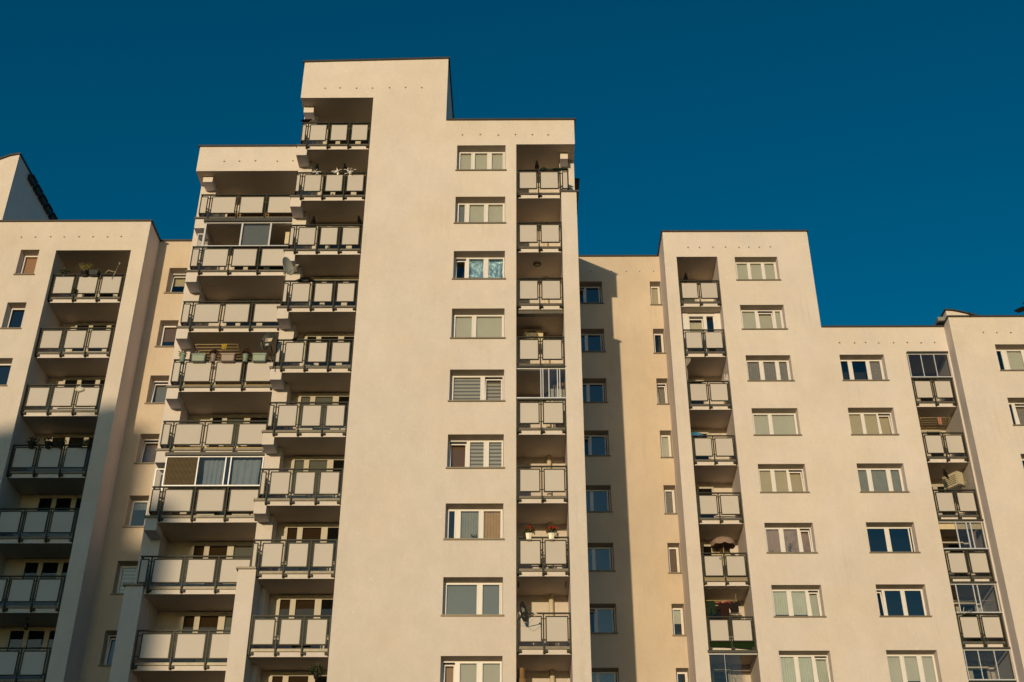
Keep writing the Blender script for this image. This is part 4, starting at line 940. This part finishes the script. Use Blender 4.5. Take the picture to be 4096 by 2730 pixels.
# metal sheets and floor-level clutter glimpsed under the railing panels
for k in (4, 5):
    m = MB(); z = zD - FL * k + .30; m.box(-13.62, -9.95, 42.93, 42.94, z, z + (.16 if k == 4 else .10)); m.build('kick_plate', BRASSY, None, 'shiny brass strip under the railing panels ' + ('of the planter balcony' if k == 4 else 'one floor below the planters'), 'metal strip', org=(-11.8, 42.93, z))
m = MB(); z = zD - FL + .30; m.drape(-12.9, -10.0, z, z + .28, 43.0, .02, 12, 0, 4); m.build('reed_screen', CARD, None, 'brown reed screen glimpsed under the topmost left wing railing', 'screen', org=(-11.5, 43.0, z))
# RIGHT BLOCK things
t = thing('curtain_drape', 'knotted pale patterned curtain hanging at the left of a right block loggia', 'curtain', (7.78, 49.85, zG - FL * 3 + .3)); m = MB(); z1 = zG - FL * 2 - .01
prof = [(0, .16), (.25, .14), (.55, .06), (.65, .035), (.75, .05), (1.1, .06), (1.5, .055), (1.9, .02)]
m.loft([[(7.62 + w * 1.02 + w * math.cos(a), 49.86 + .05 * math.sin(a) + .012 * math.sin(5 * a), z1 - d * .72) for a in (2 * math.pi * q / 18 for q in range(18))] for d, w in prof], 0); m.build('curtain', C_LACE, t)
t = thing('folding_screen', 'narrow white louvred frame at the right of a right block loggia', 'screen', (9.5, 49.85, zG - FL * 3 + .3)); m = MB(); z0 = zG - FL * 3 + .3
for x in (9.44, 9.52, 9.575): m.box(x - .012, x + .012, 49.84, 49.87, z0, z0 + 1.62)
for i in range(6): m.box(9.44, 9.58, 49.845, 49.865, z0 + .2 + i * .24, z0 + .225 + i * .24)
m.build('frame', PVC, t)
z = zG - FL * 4 + RZ; t = thing('plastic_basin', 'blue plastic basin tilted on the rail of a right block loggia', 'basin', (7.9, 49.9, z)); M = Matrix.Rotation(.95, 3, 'X') @ Matrix.Rotation(.12, 3, 'Y'); m = MB(); m.lathe([(.001, 0), (.20, .0), (.28, .15), (.30, .15), (.30, .165), (.27, .16), (.19, .015), (.001, .012)], (7.9, 49.95, z + .06), 24, 0, 1, .8, M, False); m.build('basin_shell', BLUEPL, t)
for i, x in enumerate((8.45, 8.9, 9.2)):
    m = MB(); m.tube([(x, 49.62, z - .02), (x, 49.62, z + .05), (x + .03, 49.62, z + .075), (x + .05, 49.62, z + .05)], .006, 5); m.build('hook', BEAK, None, 'small black hook on the rail right of the blue basin', 'hook', 'black hooks on a rail', org=(x, 49.62, z))
# parasol with a sheet
z = zG - FL * 6; px, py = 8.72, 50.3; t = thing('parasol', 'open mauve parasol with a scalloped edge inside a right block loggia', 'parasol', (px, py, z + .21), None); top = z + 2.42
m = MB(); n = 32; rings = []
for q, (r, h) in enumerate(((.03, 0), (.18, .03), (.34, .085), (.46, .16), (.53, .24), (.545, .40))):
    rings.append([(px + r * (1 - (.0 if q < 5 else .02)) * math.cos(2 * math.pi * k / n) * (1 - .05 * abs(math.sin(4 * 2 * math.pi * k / n / 1.0)) * (q > 0)), py + r * .9 * math.sin(2 * math.pi * k / n), top - h - (.06 * abs(math.sin(4 * 2 * math.pi * k / n)) if q == 5 else 0)) for k in range(n)])
m.loft(rings, 0, False); m.build('canopy', UMB, t)
m = MB(); m.tube([(px - .03, py, z + .25), (px, py, top + .05)], .016, 6); m.build('pole', WOODROD, t)
for k in range(8):
    a = 2 * math.pi * k / 8; m = MB(); m.tube([(px, py, top - .03), (px + .3 * math.cos(a), py + .27 * math.sin(a), top - .10), (px + .52 * math.cos(a), py + .47 * math.sin(a), top - .26)], .005, 4); m.build('rib', STEEL, t)
m = MB(); m.drape(8.26, 9.08, z + 1.3, z + 2.1, 50.75, .05, 4, 0, 6, -.05); m.build('sheet', SHEET, None, 'pale sheet hung behind the mauve parasol', 'sheet', org=(8.7, 50.75, z + 1.3))
m = MB()
for x0, x1, ya in ((7.66, 8.54, 0), (8.61, 9.50, 0)): m.box(x0, x1, 49.655, 49.67, z + .19, z + .385)
m.build('reed_mat', GREYMAT, None, 'brown-grey mat strip under the railing panels of the parasol loggia', 'mat', org=(8.6, 49.66, z + .19))
m = MB(); m.lathe([(.001, 0), (.05, .0), (.05, .01)], (8.42, 49.56, z + 1.16), 12, M=Matrix.Rotation(math.pi / 2, 3, 'X')); m.build('round_badge', LABELG, None, 'small round grey badge on the parasol loggia railing panel', 'badge', org=(8.42, 49.56, z + 1.16))
# fairy lights under that slab
m = MB(); pts = []
for i in range(41):
    u = i / 40; pts.append((7.66 + 1.9 * u, 49.70, z - .03 - .09 * abs(math.sin(math.pi * u * 4))))
m.tube(pts, .002, 3)
for p in pts[::2]: m.lathe([(.003, -.02), (.008, -.01), (.007, 0), (.002, .005)], p, 6, 1)
m.build('fairy_lights', [CABLE, LABELW], None, 'string of unlit fairy lights sagging under the parasol balcony slab', 'string lights', org=(8.6, 49.7, z))
# clothes drying in the loggia below
z = zG - FL * 7; zr = zG - FL * 6 - .42
rack(7.70, 9.10, 50.35, 50.62, zr, 3, zG - FL * 6, 'pale ceiling drying rack carrying dark clothes')
def shirt(x, w, zt, h, y, mat, label, kind='shirt'):
    hw = w / 2
    if kind == 'shirt': o = [(-hw * .35, 0), (-hw, -.05 * h), (-hw * 1.45, -.34 * h), (-hw * 1.15, -.42 * h), (-hw * .85, -.27 * h), (-hw * .8, -h), (hw * .8, -h * .98), (hw * .85, -.27 * h), (hw * 1.15, -.42 * h), (hw * 1.45, -.34 * h), (hw, -.05 * h), (hw * .35, 0), (hw * .12, -.07 * h), (-hw * .12, -.07 * h)]
    else: o = [(-hw, 0), (-hw * 1.1, -h), (-hw * .15, -h * .96), (0, -h * .35), (hw * .15, -h), (hw * 1.1, -h * .95), (hw, 0)]
    m = MB(); m.prism([(x + a, zt + b) for a, b in o], y, y + .03); m.build('shirt' if kind == 'shirt' else 'shorts', mat, None, label, 'clothes', 'clothes drying in one loggia', org=(x, y, zt))
shirt(7.98, .34, zr - .01, .62, 50.36, GREENCL, 'dark green shorts at the left of the drying clothes', 'shorts')
shirt(8.55, .44, zr - .06, .95, 50.34, DKRED, 'dark maroon shirt on a hanger in the middle of the drying clothes')
shirt(8.56, .40, zr - .02, .24, 50.40, REDCL, 'bright red top folded over the drying rack behind the maroon shirt', 'shirt')
shirt(8.98, .42, zr - .03, .48, 50.42, BLACKCL, 'black tee shirt at the right of the drying clothes')
shirt(8.25, .22, zr - .2, .42, 50.45, BLACKCL, 'narrow black garment between the green shorts and the maroon shirt', 'shorts')
m = MB(); m.tube([(8.55, 50.33, zr + .02), (8.55, 50.33, zr - .03)], .005, 4); m.tube([(8.44, 50.33, zr - .10), (8.55, 50.33, zr - .03), (8.66, 50.33, zr - .10), (8.44, 50.33, zr - .10)], .010, 5); m.build('clothes_hanger', LABELW, None, 'pale clothes hanger holding the maroon shirt', 'hanger', org=(8.55, 50.33, zr))
m = MB(); m.prism([(7.60, z + .385), (9.56, z + .385), (9.56, z + .05), (9.2, z + .075), (8.6, z + .13), (8.2, z + .15), (7.60, z + .16)], 49.635, 49.65); m.build('turf_mat', GREENMAT, None, 'dark green artificial turf strip sagging under the lower loggia railing', 'mat', org=(8.6, 49.64, z))
# climbing branches behind the frameless glass at the bottom
m = MB(); zb = zG - FL * 8 + .3
for bx, sgn in ((8.2, 1), (8.5, 1)):
    pts = [(bx + rnd(-.03, .03) + i * .012, 50.1, zb + i * .30) for i in range(8)]; m.tube(pts, .012, 5)
    for i in range(2, 8):
        p = pts[i]; d = rnd(.15, .4) * random.choice((-1, 1, 1)); m.tube([p, (p[0] + d * .5, 50.1, p[2] + .05), (p[0] + d, 50.05, p[2] - .25)], .007, 4)
m.build('bare_branches', LEAFP, None, 'bare trailing branches behind the frameless glass of the lowest right block loggia', 'plant', org=(8.4, 50.1, zb))
# FAR RIGHT loggias
rack(18.2, 19.6, 50.0, 50.9, zG2 - FL - .42, 6, zG2 - FL, 'ceiling drying rack with a pink cloth behind bird netting', .03)
m = MB(); m.drape(18.98, 19.16, zG2 - FL - .78, zG2 - FL - .40, 49.97, .03, 2, 0, 5, .2); m.build('cloth', PINKCL, None, 'dusty pink cloth hung over the netted drying rack', 'cloth', org=(19.07, 49.97, zG2 - FL - .4))
t = thing('fan', 'round cream fan head behind the railing of the netted loggia', 'fan', (19.42, 50.6, 24.6)); m = MB(); m.lathe([(.05, .0), (.17, .02), (.19, .07), (.17, .12), (.02, .14)], (19.42, 50.5, 25.18), 18, M=Matrix.Rotation(math.pi / 2, 3, 'X')); m.build('fan_head', CREAMAC, t); m = MB(); m.tube([(19.42, 50.5, 25.1), (19.42, 50.55, 24.0)], .02, 6); m.build('stem', CREAMAC, t)
for k, lb in ((1, 'fine bird netting over the second loggia from the top at far right'), (2, 'fine bird netting over the loggia with the cream air unit')):
    z0 = zG2 - FL * (k + 1) + 1.42; z1 = zG2 - FL * k; m = MB()
    for i in range(25): m.box(17.97 + i * .08, 17.9725 + i * .08, 49.66, 49.662, z0, z1)
    for i in range(int((z1 - z0) / .08)): m.box(17.965, 19.895, 49.660, 49.662, z0 + i * .08, z0 + i * .08 + .0025)
    m.build('bird_net', BEAK, None, lb, 'netting', 'bird nets over loggias', org=(18.9, 49.66, z0))
t = thing('tv_antenna', 'small comb aerial with a loop clamped to the rail of a glazed far right balcony', 'antenna', (18.2, 49.4, zG2 - FL * 5 + RZ)); z = zG2 - FL * 5 + RZ; m = MB()
m.tube([(18.10, 49.42, z - .12), (18.60, 49.30, z + .06)], .011, 5)
for i in range(6): x = 18.2 + i * .075; m.tube([(x, 49.38, z - .12 + i * .026), (x + .02, 49.34, z + .02 + i * .026)], .005, 4)
m.build('boom', STEEL, t); m = MB(); m.tube([(18.22, 49.4, z - .05), (18.30, 49.4, z + .20)], .013, 5); m.build('reflector_rod', LABELW, t)
m = MB(); m.tube([(18.05 + .07 * math.cos(a), 49.42, z + .02 + .10 * math.sin(a)) for a in (2 * math.pi * q / 12 for q in range(13))], .012, 5); m.build('loop', STEEL, t)
t = thing('clothes_line', 'thin clothes line with hangers behind the lower far right glazing', 'clothes line', (18.9, 50.2, 17.2)); m = MB(); m.tube([(17.98, 50.2, 17.36), (18.6, 50.2, 17.32), (19.88, 50.2, 17.36)], .010, 5); m.build('line', LABELW, t)
for x in (19.45, 19.55, 19.65):
    m = MB(); m.tube([(x, 50.2, 17.34), (x + .01, 50.2, 17.27), (x - .09, 50.2, 17.17), (x + .11, 50.2, 17.17), (x + .01, 50.2, 17.27)], .006, 4); m.build('hanger', STEEL, t)
# dry weed on the far right roof edge
m = MB()
for i in range(9): m.tube([(21.0, 48.72, 30.60), (21.0 + rnd(-.1, .1), 48.72, 30.75), (21.0 + rnd(-.22, .22), 48.72, 30.62 + rnd(.1, .34))], .006, 3)
m.build('dry_weed', SOIL, None, 'dry weed sprouting from the far right roof edge', 'plant', org=(21.0, 48.72, 30.6))
# plant pots behind windows
for (x, y, z, h, lb) in ((11.55, YG + RV + .05, 33.25 - FL * 5 + .03, .55, 'tall dark house plant behind the middle pane of a rose curtained window'), (10.75, YG + RV + .05, 33.25 - FL * 5 + .03, .16, 'small dark house plant at the left of the rose curtained window'), (-1.75, YE + RV + .05, 33.325 - FL * 6 + .03, .3, 'feathery house plant behind a dark tower window')):
    t = thing('house_plant', lb, 'plant', (x, y, z)); m = MB(); m.lathe([(.04, z), (.06, z + .1)], (x, y, 0), 10); m.build('pot', BLKPOT, t); m = MB(); m.tube([(x, y, z + .1), (x + .03, y, z + h)], .006, 4); m.leaves((x, y, z + h * .65), (.10, .012, h * .4), 46, .07); m.build('foliage', LEAFD, t)
# ================================================================== light, sky, camera
SUN = Vector((-2.47, -10.28, 1.25)).normalized()
el = math.asin(SUN.z); az = math.atan2(SUN.x, SUN.y)
world = bpy.data.worlds.new('World'); scene.world = world; world.use_nodes = True
nt = world.node_tree; nt.nodes.clear()
out = nt.nodes.new('ShaderNodeOutputWorld'); bg = nt.nodes.new('ShaderNodeBackground')
sky = nt.nodes.new('ShaderNodeTexSky'); sky.sky_type = 'NISHITA'; sky.sun_disc = False
sky.sun_elevation = el; sky.sun_rotation = az; sky.air_density = 1.0; sky.dust_density = .6; sky.ozone_density = 2.5
gm = nt.nodes.new('ShaderNodeGamma'); gm.inputs[1].default_value = 1.15; L(nt, sky.outputs[0], gm.inputs[0])
mx = nt.nodes.new('ShaderNodeVectorMath'); mx.operation = 'MULTIPLY'; mx.inputs[1].default_value = (1.0, 1.13, 1.0); L(nt, gm.outputs[0], mx.inputs[0])
hs = nt.nodes.new('ShaderNodeHueSaturation'); hs.inputs['Saturation'].default_value = 1.34; L(nt, mx.outputs[0], hs.inputs['Color'])
L(nt, hs.outputs[0], bg.inputs[0]); bg.inputs[1].default_value = .0825
L(nt, bg.outputs[0], out.inputs[0])
sl = bpy.data.lights.new('sun', 'SUN'); sl.energy = 3.08; sl.angle = math.radians(.53); sl.color = (1.0, .757, .415)
so = bpy.data.objects.new('sun', sl); COL.objects.link(so); so.rotation_euler = (-SUN).to_track_quat('-Z', 'Y').to_euler(); so.location = (-40, -120, 60)

for o in list(COL.objects):
    if o.parent is None: o.location.z += 1.6
cd = bpy.data.cameras.new('camera'); cam = bpy.data.objects.new('camera', cd); COL.objects.link(cam); scene.camera = cam
cd.sensor_width = 36; cd.lens = 4900 / 4096 * 36; cd.clip_end = 6000; cd.clip_start = .1
p, yw, rl = math.radians(31.05), math.radians(-.55), math.radians(.13)
f = Vector((math.sin(yw) * math.cos(p), math.cos(yw) * math.cos(p), math.sin(p))); r = Vector((math.cos(yw), -math.sin(yw), 0)); u = r.cross(f)
r2 = r * math.cos(rl) + u * math.sin(rl); u2 = u * math.cos(rl) - r * math.sin(rl)
cam.matrix_world = Matrix(((r2.x, u2.x, -f.x, 0), (r2.y, u2.y, -f.y, 0), (r2.z, u2.z, -f.z, 1.6), (0, 0, 0, 1)))
scene.view_settings.view_transform = 'Standard'; scene.view_settings.look = 'None'; scene.view_settings.exposure = 0
scene.render.engine = 'CYCLES'; scene.cycles.max_bounces = 8; scene.cycles.diffuse_bounces = 5; scene.cycles.transparent_max_bounces = 12
scene.cycles.use_denoising = True
